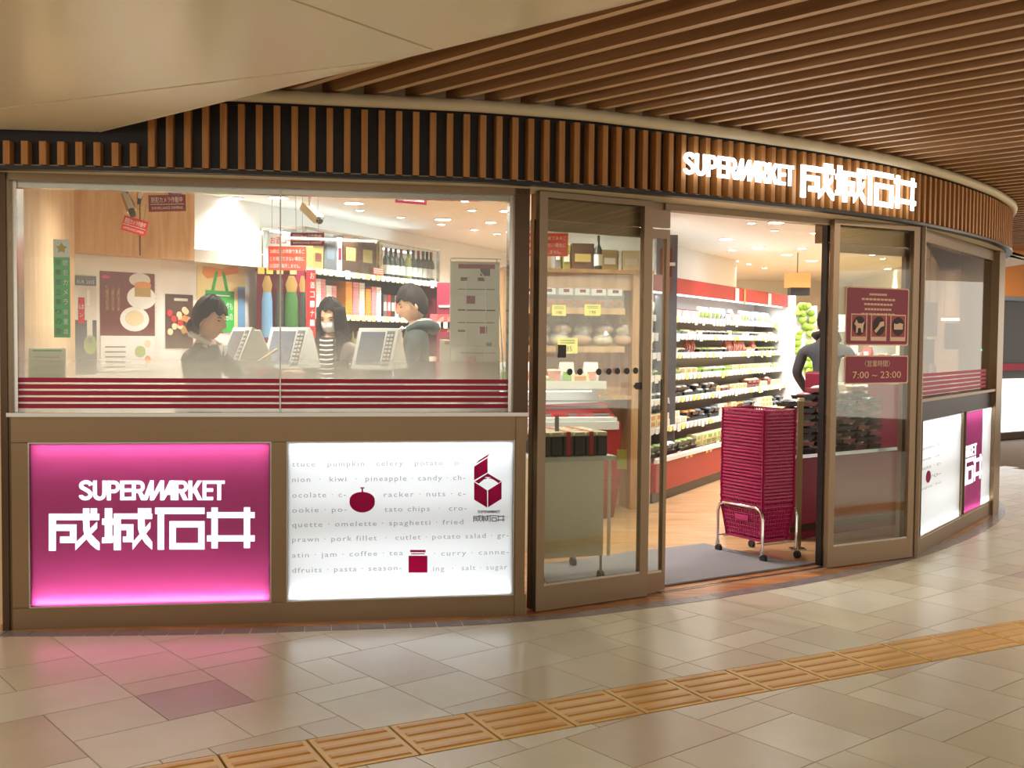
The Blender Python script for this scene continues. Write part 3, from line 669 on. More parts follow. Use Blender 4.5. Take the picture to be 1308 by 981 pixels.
emb('emblem_inner', [(105, 405), (255, 312), (405, 402), (375, 425), (330, 390), (290, 372), (262, 372), (262, 366), (285, 362), (285, 355), (222, 355), (222, 362), (246, 366), (246, 374), (210, 380), (150, 430)])
def small(cx0, cy0, sx, sy, x0, y0): return lambda x, y: m2(595 + (cx0 + (x - x0) * sx) / 8.923, 570 + (cy0 + (y - y0) * sy) / 8.923)
mb = MB(); fn = small(88, 790, .155, .16, 105, 388)
for k in KAN:
    for p in KAN[k]: mb.prism([fn(x, y) for x, y in p], .0085, .0115)
mb.build('emblem_characters', 'sign_ink', lb2)
mb = MB(); fn = small(138, 735, .158, .14, 440, 80)
for k in LAT:
    for p in LAT[k]: mb.prism([fn(x, y) for x, y in p], .0085, .0115)
mb.build('emblem_word', 'sign_ink', lb2)
# the two boxes under the right window
lb3, bx3, bw3 = lightbox('white illuminated box sign below the narrow right window', sw, 1176, 1227.5, 'sign_white')
def m3(px, py): X, Z = sw.loc(px, py); return (X - bx3, Z)
for s_, y0 in (("· potato · o-", 577), ("candy · ch-", 591), ("nuts · c-", 602), ("· cro-", 616), ("spaghetti · fried", 628)):
    xa, za = m3(1178, y0); xb, _ = m3(1204, y0 - 5); text(s_, lb3, xa, za, 'sign_ink', 'printed_word', h=.02, w=xb - xa, y=.011)
xa, za = m3(1185, 610)
MB().prism([(xa + .055 + .055 * cos(a), za + .045 * sin(a) * .9) for a in [2 * pi * i / 20 for i in range(20)]], .0085, .0115).build('printed_apple', 'sign_magenta', lb3)
lb4, bx4, bw4 = lightbox('small half magenta, half white illuminated box sign by the far right post', sw, 1231, 1271, 'sign_white')
def m4(px, py): X, Z = sw.loc(px, py); return (X - bx4, Z)
xw = m4(1255, 600)[0]
MB().box(.0, xw, .0085, .0115, .112, .868).build('magenta_field', 'sign_pink', lb4)
sc_ = (xw - .02) / (2399 - 1289)
letter_objs({k: KAN[k] for k in (2, 3)}, lambda x, y: (.01 + (x - 1289) * sc_, .52 - (y - 388) * .00042), lb4, 'sign_letter', .004, .008)
letter_objs({k: LAT[k] for k in (7, 8, 9, 10)}, lambda x, y: (.02 + (x - 1507) * sc_ * 1.3, .62 - (y - 80) * .00040), lb4, 'sign_letter', .004, .008)
# ================================================================ ILLUMINATED FASCIA NAME
sign = thing('fascia_sign', 'glowing white shop name in channel letters on the slatted fascia above the entrance', 'sign', (0, 0, 0))
def carc(px, z_):
    best = None; lo = 0
    for i in range(0, 900):
        s_ = CL[-1] * i / 900; p, d = cpos(s_); q = p - Vector((-d.y, d.x)) * .03; e = abs(pix((q.x, q.y, z_))[0] - px)
        if q.y > 0 and (best is None or e < best[0]): best = (e, s_)
    return best[1]
def cz(px, py, s_):
    p, d = cpos(s_); q = p - Vector((-d.y, d.x)) * .03; r = ray(px, py); t = math.hypot(q.x, q.y) / math.hypot(r.x, r.y); return EYE + t * r.z
sa, sb = carc(873, 2.3), carc(1015, 2.3); ka, kb = carc(1023, 2.3), carc(1170, 2.3)
za0, za1 = cz(880, 194, sa), cz(880, 222, sa); zk0, zk1 = cz(1026, 203, ka), cz(1026, 251, ka)
def bend(sets, x0, x1, y0, y1, s0, s1_, z0, z1, parent, matn):
    for k in sorted(sets):
        mb = MB()
        for poly in sets[k]:
            # subdivide so long bars follow the curve
            P = []
            for i in range(len(poly)):
                a, b = poly[i], poly[(i + 1) % len(poly)]; n = max(1, int(abs(a[0] - b[0]) / 90))
                for j in range(n): P.append((a[0] + (b[0] - a[0]) * j / n, a[1] + (b[1] - a[1]) * j / n))
            ar = sum(P[i][0] * P[(i + 1) % len(P)][1] - P[(i + 1) % len(P)][0] * P[i][1] for i in range(len(P)))
            if ar > 0: P = P[::-1]
            vs = []
            for dp in (.034, .026):
                for x, y in P:
                    s_ = s0 + (x - x0) / (x1 - x0) * (s1_ - s0); z_ = z0 + (y - y0) / (y1 - y0) * (z1 - z0); p, d = cpos(s_); q = p - Vector((-d.y, d.x)) * dp; vs.append((q.x, q.y, z_))
            n = len(P); mb.add(vs, [tuple(range(n)), tuple(reversed(range(n, 2 * n)))] + [(i, i + n, (i + 1) % n + n, (i + 1) % n) for i in range(n)])
        mb.build('letter', matn, parent)
bend(LAT, 440, 2065, 80, 298, sa, sb, za0, za1, sign, 'sign_glow')
bend(KAN, 105, 2399, 380, 855, ka, kb, zk0, zk1, sign, 'sign_glow')
p, d = cpos((sa + kb) / 2)
# ================================================================ INTERIOR SHELL
CH = 2.5
INN = [(-4.2, 5.33), (-2.33, 5.33), (-1.11, 5.5), (.1, 5.65), (.78, 6.03), (1.93, 6.77), (2.62, 7.15), (4.1, 9.2), (4.4, 10.0), (5.6, 14), (6.4, 22), (-4.2, 22)]
o = MB().slab(INN, CH, CH + .06).build('ceiling_shop', 'shop_ceiling'); struct(o, 'cream shop ceiling dotted with downlights')
hw = MB()
for a, b in zip(INN[:8], INN[1:9]):
    hw.slab([a, b, (b[0] - .02, b[1] + .04), (a[0] - .02, a[1] + .04)], 2.13, CH)
hw.build('wall_front', 'shop_ceiling'); struct(bpy.data.objects['wall_front'], 'plain wall strip above the glazing, shop side')
def wall(name, A, B, z0, z1, m, label, t=.08):
    A = Vector(A); B = Vector(B); d = (B - A).normalized(); n = Vector((-d.y, d.x)) * t
    o = MB().slab([tuple(A), tuple(B), tuple(B + n), tuple(A + n)], z0, z1).build(name, m); return struct(o, label)
wall('wall_left', (-2.345, 5.13), (-3.02, 7.5), 0, CH, 'pale_wood', 'pale wood side wall inside the left window', .08)
wall('wall_bulkhead', (-3.02, 7.5), (-2.43, 8.31), 1.955, CH, 'cabinet_wood', 'wood-clad bulkhead over the poster wall', .18)
o = bpy.data.objects['wall_bulkhead']
bl = (Vector((-2.43, 8.31)) - Vector((-3.02, 7.5))).normalized()
for t_ in (.52,):
    p = Vector((-3.02, 7.5)) + bl * t_; MB().obox((p.x + bl.y * .002, p.y - bl.x * .002, 2.23), (.006, .004, .54), math.atan2(bl.y, bl.x)).build('panel_joint', 'dark_steel', o)
wall('wall_poster', (-3.12, 7.72), (-2.673, 8.25), 0, 1.99, 'white_wall', 'white wall carrying food posters')
wall('wall_back', (-2.673, 8.25), (-2.13, 9.16), 0, CH, 'white_wall', 'white wall with a cove light above the ledge')
lg = Seg((-2.44, 8.34), (-2.0, 9.08)); o = empty('trim_7', tuple(lg.A), lg.ang); struct(o, 'grey ledge below the glowing cove')
MB().box(0, lg.L, .0, .16, 1.95, 2.05).build('ledge', 'grey_wall', o)
MB().box(.02, lg.L - .02, .03, .06, 2.05, 2.065).build('cove_strip', 'case_light', o)
wall('wall_liquor', (-2.17, 9.1), (-.2, 13.76), 0, CH, 'white_wall', 'white wall behind the liquor shelves')
wall('wall_far', (-.2, 13.76), (1.3, 20.0), 0, CH, 'white_wall', 'white wall at the back left of the shop')
wall('wall_cooler', (.45, 10.15), (3.1, 15.1), 0, CH, 'white_wall', 'white wall behind the open refrigerated case', .06)
wall('wall_side', (5.5, 14), (6.3, 20.0), 0, CH, 'cream_paint', 'beige side wall deep in the shop', .06)
wall('wall_rear', (1.3, 20.0), (6.3, 20.0), 0, CH, 'white_wall', 'cream wall at the very back of the shop')
wall('wall_right', (3.78, 9.05), (4.25, 9.45), 0, CH, 'taupe', 'beige partition inside the right window', .06)
wall('wall_end', (4.25, 9.5), (5.5, 14), 0, CH, 'taupe', 'beige side wall of the shop', .06)
# ---- ceiling lights
def downlight(k, px, py, r, m, power, blend=.7, spot=140):
    P = atz(px, py, CH)
    o = thing('ceiling_light' if r > .05 else 'spotlight', 'x', 'ceiling light', (P.x, P.y, CH))
    MB().lathe([(r + .012, 0), (r + .012, -.006), (r, -.008), (r, -.002)], (0, 0, 0), 20).build('rim', 'white_plastic', o)
    MB().lathe([(r * .98, -.003), (r * .98, -.007)], (0, 0, 0), 20).build('lens', m, o)
    if power:
        lamp('SPOT', (P.x, P.y, CH - .02), power, NEUT, .05, spot=spot)
    return o
big = [(297.6, 252.6), (356, 252), (452, 259), (566, 279.6), (649.6, 269), (655.7, 295.5), (736, 272), (812, 289), (992, 283.6), (927.5, 305), (968, 316), (1005, 325), (886, 328), (1037, 332.6), (1108.8, 313), (1135, 323), (1151.4, 311.8)]
hot = [(459.7, 268), (512, 277), (563.7, 286), (594, 256), (602.8, 268), (627, 283.6), (606, 293), (635, 298), (740, 305), (765, 310), (796, 315), (925.3, 273.7), (959.7, 284.4), (989.5, 294), (1040, 297.2), (935, 319), (1024.4, 317), (919, 330), (940.5, 333), (956.7, 337), (976.8, 342), (1059, 304), (1083.3, 313.6), (1098.4, 320.8), (1114, 325), (1127.6, 330), (1134, 343)]
def zone(px):
    return 'seen through the left window' if px < 690 else 'seen through the glass panel left of the entrance' if px < 840 else 'seen through the open entrance' if px < 1055 else 'seen through the right-hand glass panel'
def zonek(px): return 0 if px < 690 else 1 if px < 840 else 2 if px < 1055 else 3
ZN = ['through the left window', 'through the left glass panel', 'through the open entrance', 'through the right glass panel']
for nm_l, lst, isbig in (('round flush downlight', big, True), ('small bright spotlight', hot, False)):
    cnt = {}
    for i, (x, y) in enumerate(sorted(lst)):
        z_ = zonek(x); n_ = cnt.get(z_, 0); cnt[z_] = n_ + 1
        hb = (x, y) in ((627, 283.6), (935, 319), (1024.4, 317), (1134, 343))
        o = downlight(i, x, y, .075, 'lamp_disc', 80) if isbig else downlight(i, x, y, .048 if hb else .034, 'lamp_disc_hot', 50 if (i % 2 == 0 or hb) else 0, spot=100)
        o['label'] = f'{nm_l} in the shop ceiling, {ordw(n_)} from left {ZN[z_]}'; o['group'] = plural(nm_l) + ' seen ' + ZN[z_]
# extra spots without fixtures, added to brighten the shop interior
for (x, y) in ((-1.9, 6.6), (-.6, 6.9), (.9, 7.6), (2.1, 8.2), (3.0, 9.3), (-1.2, 8.0), (.2, 8.6), (3.4, 11.5), (4.4, 13.0), (3.0, 16.0), (4.8, 16.0), (2.2, 18.5), (.2, 12.0)):
    lamp('SPOT', (x, y, CH - .02), 180 if y > 11 else 60 if x > 2 else 100, NEUT, .06, spot=150)
# ---- generic helpers for goods
def item_lab(o, label, cat, group): tag(o, label, cat, group)
def price_tags(parent, seg_len, z, y, w=.055, h=.04, n=20, seed=0, yellow=.3, x0=.05, mats=('white_tag', 'yellow_tag')):
    r = random.Random(seed)
    for k in range(n):
        x = x0 + (seg_len - 2 * x0) * (k + .5) / n + r.uniform(-.01, .01)
        big_ = r.random() < .12; ww, hh = (w * 1.25, h * 1.5) if big_ else (w, h)
        MB().obox((x, y - .003, z - hh * .1), (ww, .002, hh), 0, 0, r.uniform(-.12, .04)).build('price_tag', mats[1] if r.random() < yellow else mats[0], parent)
# ================================================================ LIQUOR SHELVES
q = Seg((-1.68, 8.8), (-.75, 11.0)); QL = q.L
lq = thing('liquor_shelf_unit', 'tall dark shelf unit with a glass case on top, behind the two shoppers', 'shelf unit', tuple(q.A), q.ang)
zr1 = q.loc(440, 347)[1]; zr2 = q.loc(440, 402)[1]; ztop = q.loc(440, 298)[1]
MB().box(0, QL, .44, .46, 0, zr1).build('back_panel', 'carton_brown', lq)
MB().box(-.02, 0, 0, .46, 0, zr1).build('side_panel', 'maroon', lq); MB().box(QL, QL + .02, 0, .46, 0, zr1).build('side_panel', 'maroon', lq)
for z in (zr1, zr2, 1.2, .8, .1): MB().box(0, QL, 0, .44, z - .035, z - .01).build('shelf', 'dark_steel', lq)
for i, (z, n) in enumerate(((zr1, 26), (zr2, 26), (1.2, 24))): 
    MB().box(0, QL, -.012, -.002, z - .04, z).build('price_rail', 'white_plastic', lq); price_tags(lq, QL, z - .02, -.014, .062, .05, n, i, .45, mats=('white_tag', 'pale_yellow'))
fr = MB(); 
for x in (0, QL * .5, QL): fr.box(x - .012, x + .012, -.005, .02, zr1, ztop)
fr.box(0, QL, -.005, .02, ztop - .02, ztop); fr.box(0, QL, .42, .44, ztop - .02, ztop); fr.box(-.005, .02, 0, .44, ztop - .02, ztop); fr.box(-.005, .015, .42, .44, zr1, ztop)
fr.build('case_frame', 'bright_steel', lq)
MB().box(0, QL, .004, .008, zr1, ztop - .02).build('case_glass', 'case_glass', lq); MB().box(.002, .006, .01, .43, zr1, ztop - .02).build('case_glass', 'case_glass', lq)
MB().box(.02, QL - .02, .30, .36, ztop - .03, ztop - .02).build('case_lamp', 'case_light', lq)
def q_item(px0, px1, py0, zb, name, m, label, cat, grp=None, y0=.12, dep=.1, bottle=False, cap='ink'):
    x0 = q.loc(px0, 340, y0)[0]; x1 = q.loc(px1, 340, y0)[0]; zt = q.loc((px0 + px1) / 2, py0, y0)[1]
    P = q.A + q.d * ((x0 + x1) / 2) - q.n * (y0 + dep / 2)
    o = thing(name, label, cat, (P.x, P.y, zb), q.ang, grp); h = zt - zb; w_ = min((x1 - x0), .36)
    if bottle:
        r = .037; MB().lathe([(r, 0), (r, h * .6), (r * .8, h * .68), (.014, h * .78), (.014, h)], n=12).build('body', m, o, True)
        MB().lathe([(r + .001, h * .15), (r + .001, h * .45)], n=12).build('paper_label', 'paper', o, True); MB().lathe([(.016, h * .88), (.016, h + .004)], n=10).build('capsule', cap, o, True)
    else:
        MB().box(-w_ / 2, w_ / 2, -dep / 2, dep / 2, 0, h).build('carton', m, o, bevel=.003); MB().box(-w_ * .3, w_ * .3, -dep / 2 - .002, -dep / 2, h * .35, h * .7).build('printed_panel', {'carton_gold': 'brown_ink', 'carton_brown': 'gold', 'carton_grey': 'bluegrey'}.get(m, 'maroon'), o)
    return o
zc = zr1 + .0
for a, b, t, m, l in ((400, 413, 314, 'carton_gold', 'gold gift carton with a round dark mark in the glass case'), (414, 430, 302, 'carton_grey', 'grey bottle carton in the glass case beside the gold carton'), (431, 437, 303, 'carton_white', 'narrow white carton in the glass case beside the grey carton'), (438, 458, 302, 'carton_brown', 'wide brown gift carton in the middle of the glass case'), (460, 479, 305, 'carton_brown', 'dark brown gift carton just left of the tan carton in the case'), (481, 489, 312, 'carton_gold', 'slim tan carton by the centre post of the glass case')):
    q_item(a, b, t, zc, 'gift_carton', m, l, 'box')
for k, (x, m) in enumerate(((499, 'bottle_dark'), (505, 'bottle_dark'), (511, 'bottle_dark'), (518, 'bottle_dark'), (527, 'bottle_olive'), (533.5, 'bottle_dark'), (540, 'bottle_dark'), (546, 'bottle_dark'), (551, 'bottle_dark'), (556, 'bottle_dark'))):
    q_item(x - 3, x + 3, 317 + k * .6, zc, 'wine_bottle', m, 'pale olive wine bottle among the dark bottles in the glass case' if m == 'bottle_olive' else 'dark wine bottle with a cream label in the right half of the glass case', 'bottle', None if m == 'bottle_olive' else 'dark wine bottles in the glass case', bottle=True, cap='maroon' if k % 3 == 0 else 'ink')
tg = tag(MB().box(-.09, .09, -.001, .001, 0, .06).build('shelf_notice', 'orange_red'), 'small red and white notice standing at the foot of the glass case', 'sign'); x_, z_ = q.loc(481, 345); P = q.A + q.d * x_; tg.location = (P.x + q.n.x * .02, P.y + q.n.y * .02, zr1 + .005); tg.rotation_euler = (0, 0, q.ang)
for k in range(3): MB().box(-.08, .08, -.002, -.001, .012 + k * .017, .018 + k * .017).build('print_line', 'white', tg)
# small packets stacked in columns on the second shelf
pk = None
cols = [(404, 410, 355, 'pack_white'), (410, 416, 355, 'pink_print'), (417, 424, 364, 'pack_white'), (424, 430, 364, 'pink_print'), (441.5, 450, 356, 'orange_print'), (451, 458.5, 357, 'pink_print'), (459, 466, 358, 'pack_white'), (467, 474, 366, 'orange_print'), (474.5, 480, 366, 'pink_print'), (480.5, 487, 366, 'pack_white')]
cn = {'pack_white': 'white', 'pink_print': 'pink', 'orange_print': 'orange'}
for (a, b, t, m) in cols:
    x0 = q.loc(a, 380, .05)[0]; x1 = q.loc(b, 380, .05)[0]; zt = q.loc((a + b) / 2, t, .05)[1]; w_ = x1 - x0; z = zr2
    half_ = 'by the masked woman' if a < 432 else 'between the shoppers'
    ci_ = [c_ for c_ in cols if (c_[0] < 432) == (a < 432) and c_[3] == m].index((a, b, t, m)); lv_ = 0
    while z + .024 < zt:
        P = q.A + q.d * ((x0 + x1) / 2) - q.n * .12
        if pk is None: o = pk = MB().box(-.5, .5, -.07, .07, 0, .0225).build('packet', m)
        else: o = pk.copy(); COL.objects.link(o)
        o.material_slots[0].link = 'OBJECT'; o.material_slots[0].material = M[m]
        o.location = (P.x, P.y, z); o.rotation_euler = (0, 0, q.ang); o.scale = (w_ * .94, 1, 1)
        tag(o, f'flat {cn[m]} packet, {ordw(lv_)} up in {cn[m]} column {["one", "two"][ci_]} {half_}', 'packet', f'{cn[m]} packets {half_}'); z += .0245; lv_ += 1
for k in range(14):
    x = q.loc(492 + k * 5, 390, .1)[0]
    if x > QL - .05: break
    P = q.A + q.d * x - q.n * .15; m = ('carton_grey', 'red', 'bottle_dark', 'carton_white')[k % 4]
    o = thing('tall_carton', f'tall narrow {("grey", "red", "black", "white")[k % 4]} carton on the middle liquor shelf behind the man', 'box', (P.x, P.y, zr2), q.ang, f'{("grey", "red", "black", "white")[k % 4]} cartons behind the man')
    MB().box(-.035, .035, -.05, .05, 0, .21).build('carton', m, o); MB().box(-.025, .025, -.052, -.05, .06, .14).build('printed_panel', 'paper' if k % 4 != 3 else 'red', o)
for k in range(26):
    x = .06 + k * .09; P = q.A + q.d * x - q.n * .14
    m = ('bottle_dark', 'bottle_olive', 'pack_cream')[k % 3]
    o = thing('spirit_bottle', f'{("dark", "olive", "cream")[k % 3]} bottle on the lower liquor shelf behind the shoppers', 'bottle', (P.x, P.y, 1.19), q.ang, f'{("dark", "olive", "cream")[k % 3]} bottles on the lower liquor shelf')
    MB().lathe([(.034, 0), (.034, .16), (.014, .2), (.014, .25)], n=10).build('body', m, o, True); MB().lathe([(.035, .04), (.035, .12)], n=10).build('paper_label', 'paper', o, True)
# end display: bags and umbrellas on a maroon panel
eb = Seg((-2.05, 8.68), (-1.74, 8.72)); bagp = thing('end_display', 'maroon hanging-display panel at the left end of the liquor shelves', 'display', tuple(eb.A), eb.ang)
zt_ = eb.loc(350, 344)[1]
MB().box(0, eb.L, .05, .07, 0, zt_).build('back_panel', 'maroon', bagp); MB().box(0, eb.L, -.02, .05, zt_ - .02, zt_).build('top_shelf', 'dark_steel', bagp)
for k, px in enumerate((334, 345, 358, 375)): 
    x = eb.loc(px, 345)[0]; MB().box(x - .026, x + .026, -.03, -.027, zt_ - .04, zt_ + .015).build('price_tag', 'yellow_tag' if k < 2 else 'pale_yellow', bagp)
for k, px in enumerate((332, 340)):
    x = eb.loc(px, 440)[0]; z = eb.loc(px, 442)[1]; MB().box(x - .022, x + .022, -.03, -.027, z - .025, z + .025).build('price_tag', 'yellow_tag', bagp)
def hang(px, py0, py1, wpx, m, name, label, cat, top='carton_gold'):
    x, z0 = eb.loc(px, py1, -.05); z1 = eb.loc(px, py0, -.05)[1]; w_ = wpx / 1386 * 8.8; P = eb.A + eb.d * x + eb.n * .035
    o = thing(name, label, cat, (P.x, P.y, z0), eb.ang); h = z1 - z0
    prof = [(w_ * .42, 0), (w_ * .5, h * .06), (w_ * .46, h * .8), (w_ * .36, h)]
    MB().lathe(prof, n=10, sy=.45).build('body', m, o, True)
    if top: MB().lathe([(w_ * .34, h), (w_ * .46, h + .06), (w_ * .2, h + .13)], n=9, sy=.35).build('top', top, o, True)
hang(341, 373, 431, 14, 'sky_blue', 'folded_umbrella', 'light blue folded umbrella sleeve hanging left of the green bags', 'umbrella')
hang(357, 374, 420, 11, 'dark_bag', 'shopping_bag', 'dark grey bag hanging between the blue sleeve and the green bag', 'bag', 'carton_brown')
hang(372, 373, 420, 17, 'dark_green', 'shopping_bag', 'glossy dark green bag hanging behind the first register', 'bag')
hang(386, 373, 419, 9, 'dark_bag', 'shopping_bag', 'greenish bag hanging just left of the woman with the mask', 'bag')
# vertical red banner
bn = Seg((-1.66, 8.68), (-1.58, 8.68)); x, z0 = bn.loc(398, 432); z1 = bn.loc(398, 345)[1]
o = thing('banner', 'narrow vertical red banner with white characters left of the packets', 'banner', (bn.A.x, bn.A.y, 0)); xa = bn.loc(391, 400)[0]; xb = bn.loc(403, 400)[0]
MB().box(xa, xb, 0, .004, z0, z1).build('cloth', 'red', o); MB().cyl(((xa + xb) / 2, .01, 0), ((xa + xb) / 2, .01, z1), .006).build('pole', 'grey_plastic', o)
for k, ch in enumerate('お酒コーナー'): text(ch if ch != 'ー' else '｜', o, (xa + xb) / 2 + .012, z1 - .07 - k * .075, 'white', h=.05 if ch != '｜' else .05, align='CENTER', w=.035 if ch not in '｜' else .006)
# ================================================================ HANGING SIGNS
def plate(px, py, d, w_, h_, m, label, tilt=0, rz=0, border=True):
    P = atd(px, py, d); o = thing('warning_plate', label, 'sign', tuple(P), rz)
    o.rotation_euler = (0, tilt, rz)
    MB().box(-w_ / 2, w_ / 2, 0, .004, -h_ / 2, h_ / 2).build('plate', m, o)
    text('防犯カメラ作動中', o, 0, h_ * .02, 'white', h=h_ * .36, w=w_ * .84, align='CENTER')
    MB().box(-w_ * .46, w_ * .46, -.002, 0, -h_ * .08, -h_ * .05).build('printed_line', 'white', o)
    text('SURVEILLANCE CAMERAS', o, 0, -h_ * .36, 'white', h=h_ * .16, w=w_ * .84, align='CENTER'); return o
def pxw(n, d): return n / 1386 * d
p1_ = plate(213.5, 259.5, 7.35, pxw(47, 7.35), pxw(21, 7.35), 'maroon', 'flat maroon camera warning plate against the wood bulkhead', -.03)
p2_ = plate(172, 288.5, 7.2, pxw(32, 7.2), pxw(19, 7.2), 'red', 'tilted red camera warning plate hanging on strings from the spotlight', .28)
p3_ = plate(392.5, 305.5, 7.8, pxw(43, 7.8), pxw(16.5, 7.8), 'maroon', 'maroon camera warning plate below the ceiling camera, over the liquor sign', -.01)
p4_ = plate(525.5, 250, 6.9, pxw(40, 6.9), pxw(20, 6.9), 'maroon', 'maroon camera warning plate high under the header, top cut by the window head', .07)
for p_, d_, w_ in ((p1_, 7.35, .2), (p3_, 7.8, .2), (p4_, 6.9, .17)):
    zz = p_.location.z
    MB().cyl((-w_ * .4, .001, .04), (-w_ * .4, .001, CH - zz), .0015, n=5).build('string', 'grey_plastic', p_); MB().cyl((w_ * .4, .001, .04), (w_ * .4, .001, CH - zz), .0015, n=5).build('string', 'grey_plastic', p_)
MB().cyl((-.04, .0, .04), (.0, .04, .16), .0015, n=5).build('string', 'grey_plastic', p2_); MB().cyl((.05, .0, .04), (.02, .04, .16), .0015, n=5).build('string', 'grey_plastic', p2_)
def cam_unit(px, py, d, rz, tilt, label, name='ceiling_camera', L=.16, r=.032, m='bright_steel', boxy=False):
    P = atd(px, py, d); o = thing(name, label, 'camera' if boxy else 'spotlight', tuple(P), rz)
    hb = MB().box(-.032, .032, -.10, .10, -.03, .03) if boxy else MB().cyl((0, -L / 2, 0), (0, L / 2, 0), r, r * 1.0, 14)
    hb.xf(Matrix.Rotation(tilt, 4, 'X')); hb.build('housing', m, o, not boxy)
    f = MB().cyl((0, -L / 2 - .035, 0), (0, -L / 2, 0), r * .62, r * .7, 12) if not boxy else MB().cyl((0, -.12, 0), (0, -.10, 0), .022, .022, 12)
    f.xf(Matrix.Rotation(tilt, 4, 'X')); f.build('lens', 'dark_plastic', o, True)
    MB().cyl((0, .02, .03), (0, .02, CH - P.z), .011, n=8).build('stem', 'grey_plastic' if not boxy else 'white_plastic', o); MB().lathe([(.04, CH - P.z - .015), (.045, CH - P.z)], (0, .02, 0), 14).build('mount', 'white_plastic', o)
    return o
cam_unit(164.5, 259, 7.25, RD(40), RD(50), 'silver cylindrical spotlight aiming down in front of the wood bulkhead', 'track_spotlight')
cam_unit(179, 247, 7.3, RD(-20), RD(80), 'small silver spotlight head right of the larger one by the bulkhead', 'track_spotlight', .08, .02)
cam_unit(398, 272, 7.9, RD(50), RD(35), 'boxy ceiling security camera above the liquor sign', boxy=True, m='cream_trim')
cam_unit(222, 243, 7.5, RD(30), RD(35), 'grey ceiling camera partly hidden by the maroon plate', boxy=True, m='grey_plastic')
def liquor_sign(px0, px1, py0, py1, d, label):
    A = atd(px0, py1, d); B = atd(px1, py0, d); o = thing('liquor_sign', label, 'sign', (A.x, d, A.z)); w_ = B.x - A.x; h_ = B.z - A.z
    MB().box(0, w_, 0, .006, 0, h_ * .66).build('lower_panel', 'orange_red', o); MB().box(0, w_, 0, .006, h_ * .66, h_).build('upper_panel', 'white', o)
    text('お酒コーナー', o, w_ * .06, h_ * .72, 'red', h=h_ * .2, w=w_ * .88)
    for k, s_ in enumerate(('20歳以上の年齢であるこ', 'とを確認できない場合に', 'は酒類を販売しません。')): text(s_, o, w_ * .05, h_ * (.46 - k * .2), 'white', h=h_ * .12, w=w_ * (.9 if k < 2 else .8))
    MB().cyl((w_ * .1, .003, h_), (w_ * .1, .003, CH - A.z), .0015, n=5).build('string', 'grey_plastic', o); MB().cyl((w_ * .9, .003, h_), (w_ * .9, .003, CH - A.z), .0015, n=5).build('string', 'grey_plastic', o)
liquor_sign(342.5, 391, 299, 345, 8.2, 'red and white liquor age notice hanging left of the glass case')
liquor_sign(668, 726, 283, 327, 7.6, 'red and white liquor age notice cut off by the left door post')
# ================================================================ POSTERS AND STICKERS
def poster(seg, px0, px1, py0, py1, label, m, name='poster', off=-.006):
    x0, z0 = seg.loc(px0, py1, off); x1, z1 = seg.loc(px1, py0, off)
    P = seg.A + seg.d * x0 - seg.n * off; o = thing(name, label, 'poster', (P.x, P.y, z0), seg.ang); w_, h_ = x1 - x0, z1 - z0
    MB().box(0, w_, 0, .003, 0, h_).build('sheet', m, o)
    R = lambda a, b, c, d_, mm, nm='printed_area', y=-.001: MB().box(a * w_, b * w_, y, 0, c * h_, d_ * h_).build(nm, mm, o)
    E_ = lambda cx, cy, rx, ry, mm, nm='printed_shape', y=-.002: MB().prism([((cx + rx * cos(2 * pi * i / 20)) * w_, (cy + ry * sin(2 * pi * i / 20)) * h_) for i in range(20)], y, 0).build(nm, mm, o)
    return o, w_, h_, R, E_
sp = Seg((-3.12, 7.72), (-2.673, 8.25)); sk = Seg((-2.673, 8.25), (-2.13, 9.16)); sL = Seg((-3.02, 7.5), (-2.36, 5.30)); sl_w = Seg((-3.02, 7.5), (-2.4, 7.5))
o, w_, h_, R, E_ = poster(sp, 128.5, 197.5, 350, 475, 'brown food poster with cake slices on white plates over a white recipe strip', 'brown_ink')
R(0, 1, 0, .36, 'white'); E_(.75, .75, .27, .12, 'white'); E_(.62, .53, .27, .125, 'white'); E_(.72, .93, .2, .07, 'carton_white'); R(.62, .92, .76, .87, 'carton_gold', y=-.004); E_(.77, .88, .16, .035, 'pack_orange', y=-.005); E_(.62, .54, .17, .08, 'pack_cream', y=-.004); E_(.1, .945, .07, .018, 'magenta')
for k in range(3): text('栗のかおり'[k:] or '', o, (.1 + .1 * k) * w_, .6 * h_, 'gold', h=.26 * h_, w=.05 * w_)
for k in range(5): R(.08, .45, .04 + k * .05, .055 + k * .05, 'grey_ink', 'print_line', -.002)
E_(.72, .2, .1, .06, 'pack_green', y=-.003); E_(.86, .28, .06, .04, 'pack_cream', y=-.003); E_(.86, .12, .06, .04, 'pack_orange', y=-.003)
mb = MB()
for k in range(22): mb.prism([((1.03 + .016 * cos(a)) * w_, ((k + .5) / 22 + .008 * sin(a)) * h_) for a in [2 * pi * j / 8 for j in range(8)]], -.006, -.002)
mb.build('light_dots', 'white', o)
o, w_, h_, R, E_ = poster(sp, 96, 123, 353, 478, 'dark wine poster with bottles, half hidden behind the green banner', 'carton_grey')
R(0, 1, .55, .9, 'carton_white'); R(.15, .45, .52, .78, 'red'); E_(.7, .3, .3, .1, 'pack_green'); R(.55, .8, .3, .55, 'carton_white', y=-.002); R(0, 1, 0, .2, 'carton_grey', y=-.002); R(.55, .68, .7, .86, 'white', y=-.003)
text('EUR 2015', o, .1 * w_, .92 * h_, 'white', h=.035 * h_, w=.8 * w_); text('は', o, .2 * w_, .66 * h_, 'white', h=.05 * h_, y=-.004); text('ン', o, .2 * w_, .58 * h_, 'white', h=.04 * h_, y=-.004)
o, w_, h_, R, E_ = poster(sk, 212, 246.5, 377, 445, 'dark photo poster of fruit and sweets behind the cashier', 'carton_brown')
rr = random.Random(3)
